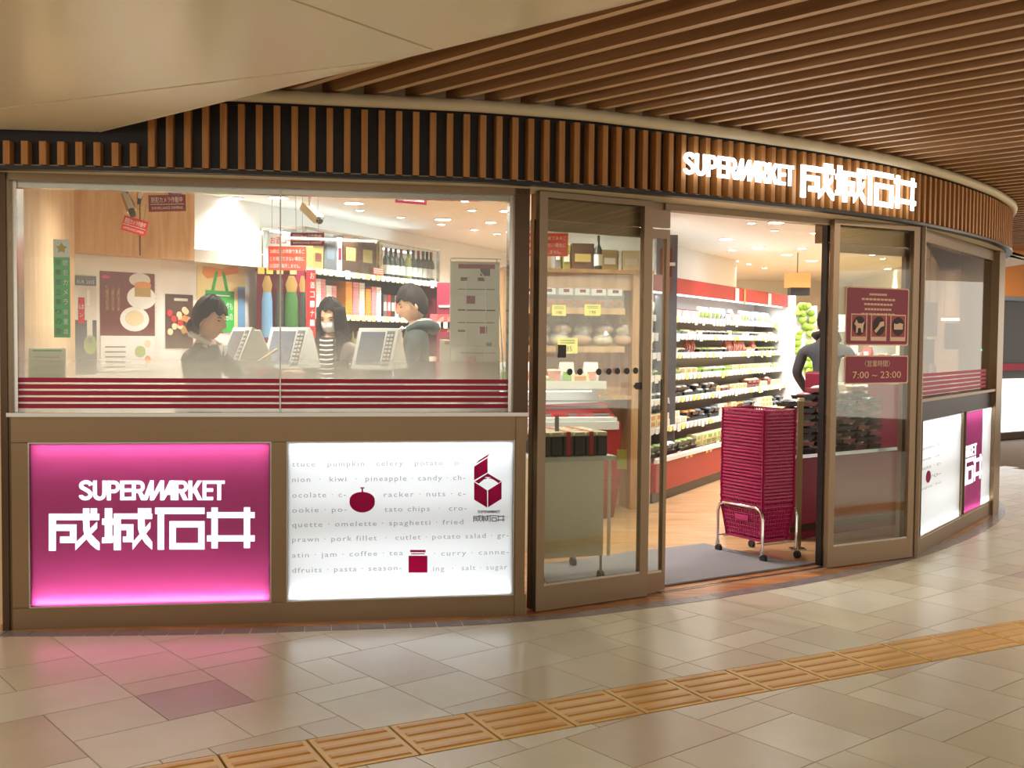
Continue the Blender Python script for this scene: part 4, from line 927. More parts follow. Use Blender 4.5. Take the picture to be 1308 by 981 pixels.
for k in range(16): E_(rr.uniform(.1, .9), rr.uniform(.3, .75), .1, .06, rr.choice(['pack_pink', 'pack_orange', 'red', 'pack_cream', 'carton_gold']), y=-.002 - k * .0003)
R(.3, .8, .88, .93, 'carton_white')
o, w_, h_, R, E_ = poster(sk, 252, 313, 331, 424, 'poster of an arm carrying a green cloth bag on a yellow ground', 'pale_yellow')
R(.84, 1, 0, .62, 'sky_blue'); R(.16, .76, .0, .55, 'green', y=-.003)
MB().prism([(.28 * w_, .55 * h_), (.34 * w_, .55 * h_), (.42 * w_, .8 * h_), (.36 * w_, .8 * h_)], -.004, 0).build('printed_handle', 'green', o); MB().prism([(.58 * w_, .55 * h_), (.64 * w_, .55 * h_), (.56 * w_, .8 * h_), (.5 * w_, .8 * h_)], -.004, 0).build('printed_handle', 'green', o)
MB().prism([(.1 * w_, .76 * h_), (.2 * w_, .7 * h_), (.85 * w_, .8 * h_), (.85 * w_, .92 * h_), (.5 * w_, .84 * h_), (.12 * w_, .86 * h_)], -.002, 0).build('printed_arm', 'orange_print', o)
E_(.12, .93, .06, .04, 'dark_green'); text('バッグも', o, .42 * w_, .3 * h_, 'white', h=.1 * h_, w=.3 * w_, y=-.005); text('いいもの', o, .42 * w_, .16 * h_, 'white', h=.1 * h_, w=.3 * w_, y=-.005)
MB().box(.25 * w_, .66 * w_, -.005, -.003, .48 * h_, .495 * h_).build('print_line', 'white', o)
# things stuck on the inside of the left pane
g1_ = Seg(LW0, LW1)
def on_glass(px0, px1, py0, py1, name, label, m, cat='sticker', off=.05):
    x0, z0 = g1_.loc(px0, py1, off); x1, z1 = g1_.loc(px1, py0, off); P = g1_.A + g1_.d * x0 - g1_.n * off
    o = thing(name, label, cat, (P.x, P.y, z0), g1_.ang); w_, h_ = x1 - x0, z1 - z0; MB().box(0, w_, 0, .002, 0, h_).build('sheet', m, o); return o, w_, h_
o, w_, h_ = on_glass(69, 89, 306, 431, 'police_notice', 'tall green and white notice strip with a gold star on the left window', 'green', 'sign')
MB().box(0, w_, -.001, 0, .82 * h_, h_).build('white_head', 'white', o)
st_ = [(.5 * w_ + (.36 if i % 2 == 0 else .2) * w_ * sin(2 * pi * i / 10), .91 * h_ + (.36 if i % 2 == 0 else .2) * w_ * cos(2 * pi * i / 10)) for i in range(10)]
MB().prism(st_, -.002, -.001).build('star', 'gold', o)
for k, ch in enumerate('警察官立寄りの店'): text(ch, o, .28 * w_, (.735 - k * .1) * h_, 'ink', h=.06 * h_, w=.34 * w_, align='CENTER')
for k, ch in enumerate('防犯カメラ設置店'): text(ch, o, .74 * w_, (.735 - k * .1) * h_, 'white', h=.055 * h_, w=.28 * w_, align='CENTER')
o, w_, h_ = on_glass(37, 84, 445, 485, 'paper_notice', 'white paper notice with a green heading low on the left window', 'paper', 'notice')
MB().box(.1 * w_, .9 * w_, -.001, 0, .9 * h_, .95 * h_).build('heading_bar', 'green', o)
for k in range(5): MB().box(.12 * w_, .85 * w_, -.001, 0, (.15 + .14 * k) * h_, (.17 + .14 * k) * h_).build('print_line', 'grey_ink', o)
# door notices
def maroon_sign(px0, px1, py0, py1, label):
    off = -.004 + .012; x0, z0 = sr.loc(px0, py1, .008); x1, z1 = sr.loc(px1, py0, .008); P = sr.A + sr.d * x0 - sr.n * .006
    o = thing('door_notice', label, 'sign', (P.x, P.y, z0), sr.ang); w_, h_ = x1 - x0, z1 - z0
    c = .012
    def rr_(x0, x1, z0, z1, r): 
        out = []
        for cx, cz, a in ((x1 - r, z0 + r, -90), (x1 - r, z1 - r, 0), (x0 + r, z1 - r, 90), (x0 + r, z0 + r, 180)): out += [(cx + r * cos(RD(a + q * 30)), cz + r * sin(RD(a + q * 30))) for q in range(4)]
        return out
    MB().prism(rr_(0, w_, 0, h_, c), 0, .003).build('border', 'cream_ink', o); MB().prism(rr_(.008, w_ - .008, .008, h_ - .008, c), -.001, .001).build('field', 'maroon', o); return o, w_, h_
o, w_, h_ = maroon_sign(1079, 1161, 369, 441, 'maroon no-pets style notice with three pictograms on the right glass panel')
for k, (a, b) in enumerate(((.36, .64), (.24, .78), (.28, .74), (.29, .72), (.24, .78))):
    for j in range(9): 
        x = a + (b - a) * j / 9; MB().box(x * w_, (x + (b - a) / 9 * .8) * w_, -.002, 0, (.86 - k * .085) * h_, (.895 - k * .085) * h_).build('print_mark', 'cream_ink', o)
for k in range(3):
    x = (.08 + k * .31) * w_; ww = .25 * w_
    MB().box(x, x + ww, -.003, 0, .08 * h_, .54 * h_).build('pictogram_frame', 'cream_ink', o); MB().box(x + .008, x + ww - .008, -.004, -.002, .15 * h_, .52 * h_).build('pictogram_field', 'red_panel', o)
    MB().prism([(x + ww / 2 + .4 * ww * cos(a), .335 * h_ + .165 * h_ * sin(a)) for a in [2 * pi * i / 20 for i in range(20)]], -.005, -.003).build('pictogram_disc', 'ink', o)
    if k == 0:
        dog = [(-.32, .08), (-.2, .28), (-.1, .12), (.15, .1), (.32, .2), (.24, .0), (.22, -.3), (.12, -.3), (.08, -.1), (-.08, -.1), (-.12, -.32), (-.22, -.32), (-.2, -.02)]
    elif k == 1: dog = [(-.3, -.2), (-.2, -.32), (.1, -.05), (.32, .02), (.3, .22), (.05, .18), (-.05, .0)]
    else: dog = [(-.28, -.14), (.28, -.14), (.3, .12), (.1, .16), (-.1, .1), (-.28, .14)]
    MB().prism([(x + ww / 2 + a * ww, .335 * h_ + b * ww) for a, b in dog], -.007, -.005).build('pictogram_figure', 'cream_ink', o)
o, w_, h_ = maroon_sign(1078, 1160, 454, 491, 'maroon opening hours notice reading 7:00 to 23:00 on the right glass panel')
text('〈営業時間〉', o, w_ / 2, .6 * h_, 'cream_ink', h=.23 * h_, w=.4 * w_, align='CENTER', y=-.003); text('7:00 ~ 23:00', o, w_ / 2, .2 * h_, 'cream_ink', h=.24 * h_, w=.76 * w_, align='CENTER', y=-.003, depth=.0)
# dots and small stickers on the left door panel
dd = thing('door_stickers', 'row of dark round collision dots on the left glass panel', 'sticker', tuple(sl.A), sl.ang)
for px, py in ((728, 475), (741, 475), (765, 475), (778, 474.5), (789, 474), (801, 474), (812, 473.5)):
    x, z = sl.loc(px, py, .008); MB().prism([(x + .017 * cos(a), z + .017 * sin(a)) for a in [2 * pi * i / 16 for i in range(16)]], .008, .0105).build('dot', 'dark_plastic', dd)
x, z = sl.loc(718, 448, .008); o = tag(MB().box(x - .025, x + .025, .008, .0105, z - .035, z + .03).build('square_sticker', 'dark_plastic'), 'dark square sticker beside the yellow price card on the left glass panel', 'sticker'); o.location = sl.A; o.rotation_euler = (0, 0, sl.ang)
x, z = sl.loc(816, 493, .008); o = tag(MB().prism([(x - .035, z), (x - .02, z + .018), (x + .045, z + .018), (x + .045, z - .018), (x - .02, z - .018)], .008, .0105).build('arrow_sticker', 'dark_plastic'), 'dark arrow sticker pointing left on the left glass panel', 'sticker'); o.location = sl.A; o.rotation_euler = (0, 0, sl.ang)
x, z = sl.loc(711.5, 541, .008); o = tag(MB().box(x - .012, x + .012, .008, .0105, z - .04, z + .04).build('floor_lock_plate', 'grey_plastic'), 'small grey plate at waist height by the left door stile', 'plate'); o.location = sl.A; o.rotation_euler = (0, 0, sl.ang)
# ================================================================ ENTRANCE MAT, TABLE, BASKETS
mp = [atz(845, 757), atz(1040, 728), atz(1010, 724), atz(899, 696.5), atz(700, 722)]
m0 = [(.28, 5.72), (.82, 6.0), (1.9, 6.68), (1.72, 6.72), tuple(atz(899, 696.5).xy), (.75, 6.95), (.12, 6.5)]
tag(MB().slab(m0, .004, .014).build('door_mat', 'grey_mat'), 'grey speckled entrance mat across the doorway', 'mat')
# white rolling table with packed food
tb = Seg((.16, 5.98), (.60, 6.14)); t = thing('rolling_table', 'beige panelled rolling table behind the left glass panel', 'table', tuple(tb.A), tb.ang)
MB().box(0, tb.L, 0, .5, .70, .725).build('top', 'white_plastic', t, bevel=.004); MB().box(.02, tb.L - .07, .02, .035, .155, .70).build('front_panel', 'beige_board', t); MB().box(tb.L - .04, tb.L - .025, .02, .035, .15, .70).build('leg', 'cream_trim', t)
MB().box(.0, .02, .02, .48, .155, .70).build('side_panel', 'beige_board', t)
for x, y in ((.03, .05), (tb.L - .07, .05), (tb.L - .07, .45), (.03, .45)):
    c = MB().cyl((x, y, .06), (x, y, .16), .008, n=8).build('caster', 'steel', t); MB().cyl((x - .012, y, .034), (x + .012, y, .034), .03, n=14).build('wheel', 'rubber', c, True)
r = random.Random(5)
for i in range(6):
    for j in range(3):
        P = tb.A + tb.d * (.04 + i * .07) - tb.n * (.08 + j * .13)
        k_ = i in (2, 4)
        o = thing('sandwich_pack', ('dark wrapped pack with a red band' if k_ else 'dark film-wrapped food pack') + f', {ordw(i)} from left, row {["one", "two", "three"][j]}, beige table', 'food pack', (P.x, P.y, .726), tb.ang, 'red-banded packs on the rolling table' if k_ else 'dark packs on the rolling table')
        MB().box(-.031, .031, -.055, .055, 0, .11).build('tray', 'pack_black', o, bevel=.006); MB().box(-.03, .03, -.053, .053, .11, .135).build('film_top', 'pack_cream', o, bevel=.006)
        if k_: MB().box(-.012, .012, -.057, .057, .0, .137).build('band', 'red', o)
tg = tag(MB().box(-.0, .055, 0, .003, -.11, 0).build('price_card', 'yellow_tag'), 'yellow price card at the right end of the rolling table', 'price card'); P = atd(780, 548, 6.12); tg.location = (tb.A.x + tb.d.x * (tb.L + .001), tb.A.y + tb.d.y * tb.L - .004, .76)
# shopping baskets
ang = RD(31); bc = Vector((1.59, 6.975)); hx, hy = .146, .206   # half sizes of the caster rectangle
bs = thing('basket_trolley', 'chrome wheeled stand carrying the basket stack on the mat edge', 'trolley', (bc.x, bc.y, 0), ang)
for sy, ln in ((1, 'far'), (-1, 'near')): pass
def arch(y_, h): 
    pts = [(-hx, y_, .06), (-hx, y_, h - .05), (-hx + .015, y_, h - .015), (-hx + .05, y_, h), (hx - .05, y_, h), (hx - .015, y_, h - .015), (hx, y_, h - .05), (hx, y_, .06)]
    return pts
# local x = short axis (31 deg), local y = long axis
for sx in (-1, 1):
    x = sx * hx; H = .335
    pts = [(x, -hy, .065), (x, -hy, H - .06), (x, -hy + .018, H - .018), (x, -hy + .06, H), (x, hy - .06, H), (x, hy - .018, H - .018), (x, hy, H - .06), (x, hy, .065)]
    MB().tube(pts, .0095, 10).build('frame_tube', 'chrome', bs, True)
MB().tube([(-hx, -hy + .06, .325), (hx, -hy + .06, .325)], .005, 8).build('cross_bar', 'chrome', bs, True); MB().tube([(-hx, hy - .06, .325), (hx, hy - .06, .325)], .005, 8).build('cross_bar', 'chrome', bs, True)
MB().tube([(-hx, -hy, .11), (hx, -hy, .11)], .006, 8).build('cross_bar', 'chrome', bs, True); MB().tube([(-hx, hy, .11), (hx, hy, .11)], .006, 8).build('cross_bar', 'chrome', bs, True)
MB().box(-hx, hx, -.16, -.15, .108, .114).box(-hx, hx, .15, .16, .108, .114).build('support_bar', 'chrome', bs)
for sx in (-1, 1):
    for sy in (-1, 1):
        c = MB().cyl((sx * hx, sy * hy, .045), (sx * hx, sy * hy, .075), .014, n=10).build('caster', 'chrome', bs, True)
        MB().cyl((sx * hx - .011, sy * hy - .012, .027), (sx * hx + .011, sy * hy - .012, .027), .024, n=14).build('wheel', 'rubber', c, True)
def basket_parts(root):
    H = .225; b = MB(); tx, ty = .132, .190; bx, by = .104, .158     # half sizes at the top and the bottom
    def P(side, u, z):
        t = z / H; X = bx + (tx - bx) * t; Y = by + (ty - by) * t
        return {0: (u * X, -Y, z), 1: (X, u * Y, z), 2: (-u * X, Y, z), 3: (-X, -u * Y, z)}[side]
    for side in range(4):
        n = 11 if side % 2 == 0 else 16
        for k in range(n + 1):
            u = -1 + 2 * k / n; a = Vector(P(side, u, 0)); c = Vector(P(side, u, H)); w_ = .0028 if 0 < k < n else .012
            d = (Vector(P(side, 1, 0)) - Vector(P(side, -1, 0))).normalized() * w_; nn = d.cross(Vector((0, 0, 1))).normalized() * .0025
            b.add([a - d - nn, a + d - nn, a + d + nn, a - d + nn, c - d - nn, c + d - nn, c + d + nn, c - d + nn], [(0, 1, 5, 4), (1, 2, 6, 5), (2, 3, 7, 6), (3, 0, 4, 7)])
        for k in range(9):
            z = .006 + k * .0265; a = Vector(P(side, -1, z)); c = Vector(P(side, 1, z)); hh = Vector((0, 0, .0035 if k else .008)); nn = (c - a).normalized().cross(Vector((0, 0, 1))) * .003
            b.add([a - hh - nn, c - hh - nn, c - hh + nn, a - hh + nn, a + hh - nn, c + hh - nn, c + hh + nn, a + hh + nn], [(0, 3, 2, 1), (4, 5, 6, 7), (0, 1, 5, 4), (1, 2, 6, 5), (2, 3, 7, 6), (3, 0, 4, 7)])
    b.box(-bx, bx, -by, by, 0, .004); b.build('body', 'basket', root)
    rm = MB()
    def rr2(X, Y, r, z): 
        o = []
        for cx, cy, a in ((X - r, -Y + r, -90), (X - r, Y - r, 0), (-X + r, Y - r, 90), (-X + r, -Y + r, 180)): o += [(cx + r * cos(RD(a + q * 22.5)), cy + r * sin(RD(a + q * 22.5)), z) for q in range(5)]
        return o
    rings = [rr2(tx - .004, ty - .004, .03, H + .002), rr2(tx + .010, ty + .010, .045, H + .002), rr2(tx + .011, ty + .011, .045, H - .010), rr2(tx + .008, ty + .008, .045, H - .010), rr2(tx + .002, ty + .002, .03, H - .004)]
    vs = [v for g in rings for v in g]; n = 20; fs_ = []
    for i in range(4):
        for j in range(n): fs_.append((i * n + j, i * n + (j + 1) % n, (i + 1) * n + (j + 1) % n, (i + 1) * n + j))
    rm.add(vs, fs_).build('rim', 'basket', root)
NB = 28; z0b = .118; zs = .0218
bk0 = None
for k in range(NB):
    lab = ('lowest magenta basket of the stack, resting in the chrome stand' if k == 0 else 'topmost empty magenta basket of the tall stack' if k == NB - 1 else f'magenta shopping basket, {ordw(k)} from the bottom of the tall stack')
    if bk0 is None:
        bk0 = thing('shopping_basket', lab, 'basket', (bc.x, bc.y, z0b), ang, 'magenta shopping baskets in the stack'); basket_parts(bk0)
        for s in (-1, 1): MB().tube([(-.105, s * .175, .222), (-.09, s * .14, .228), (.09, s * .14, .228), (.105, s * .175, .222)], .004, 6).build('handle', 'basket', bk0, True)
        index_kids(bk0)
    else:
        o = dup(bk0, (bc.x + random.uniform(-.0015, .0015), bc.y, z0b + k * zs + (.018 if k else 0)), ang + random.uniform(-.006, .006), lab, 'magenta shopping baskets in the stack')
lp = MB().box(-.003, .0, -.06, .06, .12, .155).build('logo_plate', 'magenta', bk0); lp.location = (-.128, 0, 0)
# ================================================================ OPEN REFRIGERATED CASE
cs = Seg((1.22, 9.10), (3.53, 13.4)); CLn = cs.L
co = thing('refrigerated_case', 'long open refrigerated case with a red canopy and red base along the wall', 'refrigerator', tuple(cs.A), cs.ang)
zb = cs.loc(852, 586)[1]; zct = cs.loc(856, 354, .16)[1]; zcb = cs.loc(856, 374, .16)[1]
MB().box(0, CLn, .03, .6, 0, .09).build('kick', 'dark_plastic', co); MB().box(0, CLn, 0, .6, .09, zb - .02).build('base', 'red_panel', co, bevel=.01)
MB().box(0, CLn, -.01, .02, zb - .02, zb + .015).build('front_lip', 'white_plastic', co)
MB().box(0, CLn, .56, .6, zb, zct).build('back_wall', 'white_plastic', co); MB().box(-.03, 0, .05, .6, 0, zct).build('end_panel', 'white_plastic', co); MB().box(CLn, CLn + .03, .05, .6, 0, zct).build('end_panel', 'white_plastic', co)
MB().box(0, CLn, .16, .6, zct - .02, zct).build('canopy_top', 'white_plastic', co)
MB().box(0, CLn, .14, .17, zcb, zct).build('canopy', 'red_panel', co)
for px in (849, 940, 951, 982, 1008):
    x = cs.loc(px, 365, .14)[0]; MB().box(x - .03, x + (.1 if px in (849, 940, 982) else .03), .133, .139, zcb - (.03 if px == 951 else 0), zct - .01).build('canopy_sign', 'carton_white' if px != 951 else 'carton_gold', co)
for yy in (.2,): MB().box(.05, CLn - .05, yy, yy + .03, zcb - .01, zcb + .01).build('canopy_lamp', 'case_light_soft', co)
MB().box(.1, CLn - .1, .35, .42, zct, zct + .02).build('top_lamp', 'case_light_soft', co)
lamp('AREA', tuple(cs.A + cs.d * (CLn * .25) - cs.n * .26 + Vector((0, 0, zcb - .03))), 4.5, COOL, .05, CLn * .46, (0, 0, cs.ang - pi / 2), name='case_lamp_light')
lamp('AREA', tuple(cs.A + cs.d * (CLn * .75) - cs.n * .26 + Vector((0, 0, zcb - .03))), 4.5, COOL, .05, CLn * .46, (0, 0, cs.ang - pi / 2), name='case_lamp_light')
shelf_py = [(404, .26), (426.5, .24), (451, .22), (479, .19), (508.5, .15), (544, .10)]
zsh = [cs.loc(852, py, off)[1] for py, off in shelf_py] + [zb + .02]
offs = [o_ for _, o_ in shelf_py] + [.02]
for k, (z, of) in enumerate(zip(zsh, offs)):
    if k < 6:
        MB().box(0, CLn, of, .56, z - .022, z - .006).build('shelf', 'grey_plastic', co)
    MB().box(0, CLn, of - .012, of - .004, z - .045, z + .005).build('price_rail', 'white_plastic', co)
    price_tags(co, CLn, z - .022, of - .014, .07, .05 if k < 6 else .07, 42, 20 + k, .08 if k in (0,) else .2)
# goods: three shared package shapes with swapped colours
def pmesh(kind):
    mb = MB()
    if kind == 'tray':
        mb.add([(-.07, -.05, 0), (.07, -.05, 0), (.07, .05, 0), (-.07, .05, 0), (-.08, -.06, .03), (.08, -.06, .03), (.08, .06, .03), (-.08, .06, .03)], [(0, 3, 2, 1), (0, 1, 5, 4), (1, 2, 6, 5), (2, 3, 7, 6), (3, 0, 4, 7), (4, 5, 6, 7)], 0)
        mb.ell((0, 0, .03), (.07, .05, .022), 10, 5, 1)
    elif kind == 'pouch':
        vs = [(-.06, -.012, 0), (.06, -.012, 0), (.06, .012, 0), (-.06, .012, 0), (-.065, -.03, .05), (.065, -.03, .05), (.065, .03, .05), (-.065, .03, .05), (-.06, -.003, .125), (.06, -.003, .125), (.06, .003, .125), (-.06, .003, .125)]
        mb.add(vs, [(0, 3, 2, 1), (0, 1, 5, 4), (1, 2, 6, 5), (2, 3, 7, 6), (3, 0, 4, 7), (4, 5, 9, 8), (5, 6, 10, 9), (6, 7, 11, 10), (7, 4, 8, 11), (8, 9, 10, 11)], 0); mb.box(-.035, .035, -.034, -.026, .025, .07, 1)
    elif kind == 'box':
        mb.box(-.075, .075, -.05, .05, 0, .055, 0); mb.box(-.05, .05, -.052, -.05, .01, .045, 1)
    else:
        mb.lathe([(.045, 0), (.055, .07), (.058, .075)], n=12, m=0); mb.lathe([(.058, .075), (.056, .082), (.02, .084)], n=12, m=1)
    return mb
PK = {}
cat_ = {'tray': 'food tray', 'pouch': 'food pouch', 'box': 'food box', 'cup': 'food cup'}
nm_ = {'tray': 'deli_tray', 'pouch': 'food_pouch', 'box': 'food_box', 'cup': 'food_cup'}
cname = {'pack_white': 'white', 'pack_cream': 'cream', 'pack_green': 'green', 'pack_black': 'black', 'pack_pink': 'pink', 'pack_orange': 'orange', 'carton_white': 'pale grey', 'clear_wrap': 'clear', 'bread': 'tan', 'meat': 'red-brown', 'carton_gold': 'golden', 'leaf': 'leafy green', 'bread_dark': 'dark brown', 'yellow_tag': 'yellow', 'pale_yellow': 'pale yellow', 'red': 'red'}
def goods(kind, m0_, m1_, loc, rz, label, group, sc=1, sz=None):
    if kind not in PK:
        o = pmesh(kind).build(nm_[kind], ['pack_white', 'pack_cream'], smooth=(kind in ('tray', 'cup'))); PK[kind] = o
    else: o = PK[kind].copy(); COL.objects.link(o)
    for i, mm_ in enumerate((m0_, m1_)): o.material_slots[i].link = 'OBJECT'; o.material_slots[i].material = M[mm_]
    o.location = loc; o.rotation_euler = (0, 0, rz); o.scale = (sc, sc, sz or sc); tag(o, label, cat_[kind], group); return o
ords = ['top', 'second', 'third', 'fourth', 'fifth', 'sixth', 'bottom']
pal = [[('pouch', 'pack_white', 'pack_green'), ('pouch', 'carton_white', 'bluegrey'), ('cup', 'pack_white', 'maroon'), ('pouch', 'pack_cream', 'leaf')], [('tray', 'pack_white', 'pack_cream'), ('tray', 'bluegrey', 'pack_green'), ('box', 'pack_white', 'pack_green'), ('tray', 'pack_black', 'pack_white')], [('tray', 'pack_black', 'pack_cream'), ('tray', 'pack_black', 'pack_green'), ('tray', 'pack_white', 'pack_orange'), ('pouch', 'pack_pink', 'meat')], [('tray', 'pack_green', 'leaf'), ('tray', 'pack_black', 'pack_green'), ('tray', 'leaf', 'pack_white'), ('box', 'pack_cream', 'carton_gold')], [('box', 'pack_cream', 'pack_green'), ('tray', 'pack_black', 'pack_white'), ('box', 'pack_cream', 'carton_gold'), ('tray', 'meat', 'pack_cream')], [('box', 'pack_cream', 'bread'), ('tray', 'pack_black', 'pack_orange'), ('tray', 'pack_black', 'bluegrey'), ('box', 'pack_white', 'pack_cream')], [('tray', 'pack_black', 'pack_green'), ('box', 'pack_cream', 'leaf'), ('tray', 'pack_black', 'pack_white')]]
cname.update({'bluegrey': 'blue-grey', 'maroon': 'maroon'})
rg = random.Random(11)
for k, (z, of) in enumerate(zip(zsh, offs)):
    x = .1; row = 0
    while x < CLn - .1:
        zz_ = ['nearest', 'near middle', 'far middle', 'farthest'][min(3, int(x / CLn * 4))]
        kind, a_, b_ = rg.choice(pal[k]); run = rg.randint(1, 3)
        for _ in range(run):
            if x > CLn - .1: break
            n_st = 1 if kind in ('pouch', 'cup') else rg.choice((1, 2, 3, 3) if k > 0 else (1, 2))
            w_ = {'pouch': .135, 'cup': .125, 'tray': .168, 'box': .158}[kind]
            for st in range(n_st):
                hh = {'tray': .05, 'box': .056}.get(kind, 0)
                if z + st * hh + .12 > (zsh[k - 1] - .03 if k else zcb): break
                P = cs.A + cs.d * (x + rg.uniform(-.004, .004)) - cs.n * (of + .075 + rg.uniform(0, .02))
                goods(kind, a_, b_, (P.x, P.y, z + st * hh), cs.ang + rg.uniform(-.08, .08), f'{cname[a_]} {cat_[kind]} with {cname[b_]}, {ordw(st)} up, {zz_} part of the {ords[k]} refrigerated shelf', f'{cname[a_]} {plural(cat_[kind])} on the {ords[k]} refrigerated shelf', 1)
            x += w_
# ================================================================ BREAD CABINET
bcx = Seg((-.045, 8.5), (1.06, 8.80)); bcab = thing('bread_cabinet', 'pale wood bread cabinet with sloping shelves behind the left glass panel', 'cabinet', tuple(bcx.A), bcx.ang)
zt = bcx.loc(760, 344)[1]; L_ = bcx.L
MB().box(0, L_, .25, .28, 0, zt).build('back_panel', 'cabinet_wood', bcab); MB().box(-.03, 0, 0, .28, 0, zt).build('side_panel', 'cabinet_wood', bcab)
xe = bcx.loc(808, 420)[0]; MB().box(xe, xe + .03, 0, .28, 0, zt - .03).build('side_panel', 'cabinet_wood', bcab); MB().box(xe + .035, L_ + .08, .02, .05, 0, zt).build('end_board', 'cabinet_wood', bcab)
MB().box(-.03, L_ + .08, -.02, .28, zt - .03, zt).build('top_board', 'cabinet_wood', bcab); zf = bcx.loc(760, 370)[1]
MB().box(0, xe, .05, .07, zf, zt - .03).build('head_board', 'cabinet_wood', bcab)
zb1 = bcx.loc(750, 393)[1]; zb2 = bcx.loc(750, 442)[1]; xb0 = bcx.loc(797, 420)[0]
for z in (zb1, zb2): MB().box(0, xb0, -.02, .25, z - .05, z - .0).build('shelf', 'cabinet_wood', bcab)
MB().box(0, xe, .0, .25, .9, .93).build('shelf', 'cabinet_wood', bcab)
for px, py, ww, hh in ((714, 396.5, .115, .085), (757, 396, .135, .09), (725, 441.5, .165, .125), (664, 397, .08, .09), (667, 440, .08, .12)):
    x, z = bcx.loc(px, py, -.05); c = MB().box(x - ww / 2, x + ww / 2, -.05, -.047, z - hh / 2, z + hh / 2).build('price_card', 'yellow_tag', bcab)
    for k in range(2): MB().box(x - ww * .35, x + ww * .35, -.052, -.05, z + hh * (.15 + k * .15), z + hh * (.2 + k * .15)).build('print_line', 'dark_green', c)
    text('335' if py == 441.5 else '198', c, x, z - hh * .35, 'ink', h=hh * .3, align='CENTER', y=-.052)
rb = random.Random(8)
def bread_pack(loc, rz, label, group, kind, s=1.0):
    o = thing('bread_pack', label, 'bread', loc, rz, group)
    if kind == 0:
        for i in range(2): MB().ell(((-.035 + .07 * i) * s, 0, .035 * s), (.045 * s, .05 * s, .035 * s), 10, 6).build('bun', 'bread_dark', o, True)
        MB().add([(-.075 * s, -.05, 0), (.075 * s, -.05, 0), (.075 * s, .05, 0), (-.075 * s, .05, 0), (-.08 * s, -.03, .1 * s), (.08 * s, -.03, .1 * s), (.08 * s, .03, .1 * s), (-.08 * s, .03, .1 * s), (-.08 * s, -.004, .16 * s), (.08 * s, -.004, .16 * s)], [(0, 1, 5, 4), (1, 2, 6, 5), (2, 3, 7, 6), (3, 0, 4, 7), (4, 5, 9, 8), (6, 7, 8, 9)]).build('bag', 'clear_wrap2', o)
        MB().box(-.06 * s, .06 * s, -.036, -.034, .1 * s, .15 * s).build('printed_label', 'white', o); MB().box(-.02 * s, .03 * s, -.038, -.036, .12 * s, .145 * s).build('printed_mark', 'maroon', o)
    else:
        MB().ell((0, 0, .045 * s), (.085 * s, .06 * s, .045 * s), 12, 7).build('loaf', 'bread' if kind == 1 else 'pack_cream', o, True)
        MB().ell((0, 0, .055 * s), (.09 * s, .065 * s, .056 * s), 10, 6).build('bag', 'clear_wrap2', o)
        MB().lathe([(.035, .09 * s), (.012, .12 * s), (.03, .16 * s)], (.03, 0, 0), 8, sy=.5).build('bag_neck', 'clear_wrap2', o)
    return o
for i in range(8):
    x = .06 + i * .14
    if x > xe - .02: break
    for j in range(2):
        P = bcx.A + bcx.d * x - bcx.n * (.04 + j * .09); bread_pack((P.x, P.y, zb1), bcx.ang + rb.uniform(-.1, .1), f'white-labelled bag of buns, {ordw(i)} from left, {["front", "back"][j]} row, top bread shelf', 'bagged buns on the top bread shelf', 0, 1.0)
for i in range(6):
    x = .1 + i * .18
    if x > xe - .04: break
    for j in range(2):
        P = bcx.A + bcx.d * (x + .04 * j) - bcx.n * (.07 + j * .08); bread_pack((P.x, P.y, zb2 + j * .085), bcx.ang + rb.uniform(-.1, .1), ('tan' if (i + j) % 2 else 'pale') + f' round loaf, {ordw(i)} from left, {["lower front", "upper back"][j]}, on the second bread shelf', ('tan' if (i + j) % 2 else 'pale') + ' loaves on the second bread shelf', 1 if (i + j) % 2 else 2)
# display boards on top of the cabinet
for a, b, y0, m, l in ((706, 714, 305, 'carton_grey', 'tall dark carton beside the liquor notice on the bread cabinet'), (716, 726, 313, 'bottle_olive', 'olive box on the bread cabinet'), (727, 756, 312, 'carton_brown', 'large dark brown carton on the bread cabinet'), (757, 763, 317, 'carton_white', 'narrow white box on the bread cabinet'), (766, 786, 320, 'carton_gold', 'grey-green picture carton on the bread cabinet'), (787, 791, 321, 'white', 'thin white board on the bread cabinet'), (792, 814, 321, 'pack_cream', 'pale picture carton on the right of the bread cabinet')):
    x0, _ = bcx.loc(a, 340, .15); x1, z1 = bcx.loc(b, y0, .15); P = bcx.A + bcx.d * ((x0 + x1) / 2) - bcx.n * .14; w_ = x1 - x0
    o = thing('display_carton', l, 'box', (P.x, P.y, zt), bcx.ang); MB().box(-w_ / 2, w_ / 2, -.05, .05, 0, z1 - zt).build('carton', m, o, bevel=.003)
    MB().box(-w_ * .35, w_ * .35, -.053, -.05, (z1 - zt) * .3, (z1 - zt) * .6).build('printed_panel', 'paper' if 'brown' not in m else 'gold', o)
P = atd(764, 342, 8.72); o = thing('wine_bottle', 'single dark bottle standing between cartons on the bread cabinet', 'bottle', (P.x, P.y, zt)); MB().lathe([(.032, 0), (.032, .16), (.012, .2), (.012, .27)], n=12).build('body', 'bottle_dark', o, True); MB().lathe([(.033, .03), (.033, .12)], n=12).build('paper_label', 'paper', o, True)
P0_ = atd(838, 368, 9.75); P1_ = atd(866, 300, 9.75)
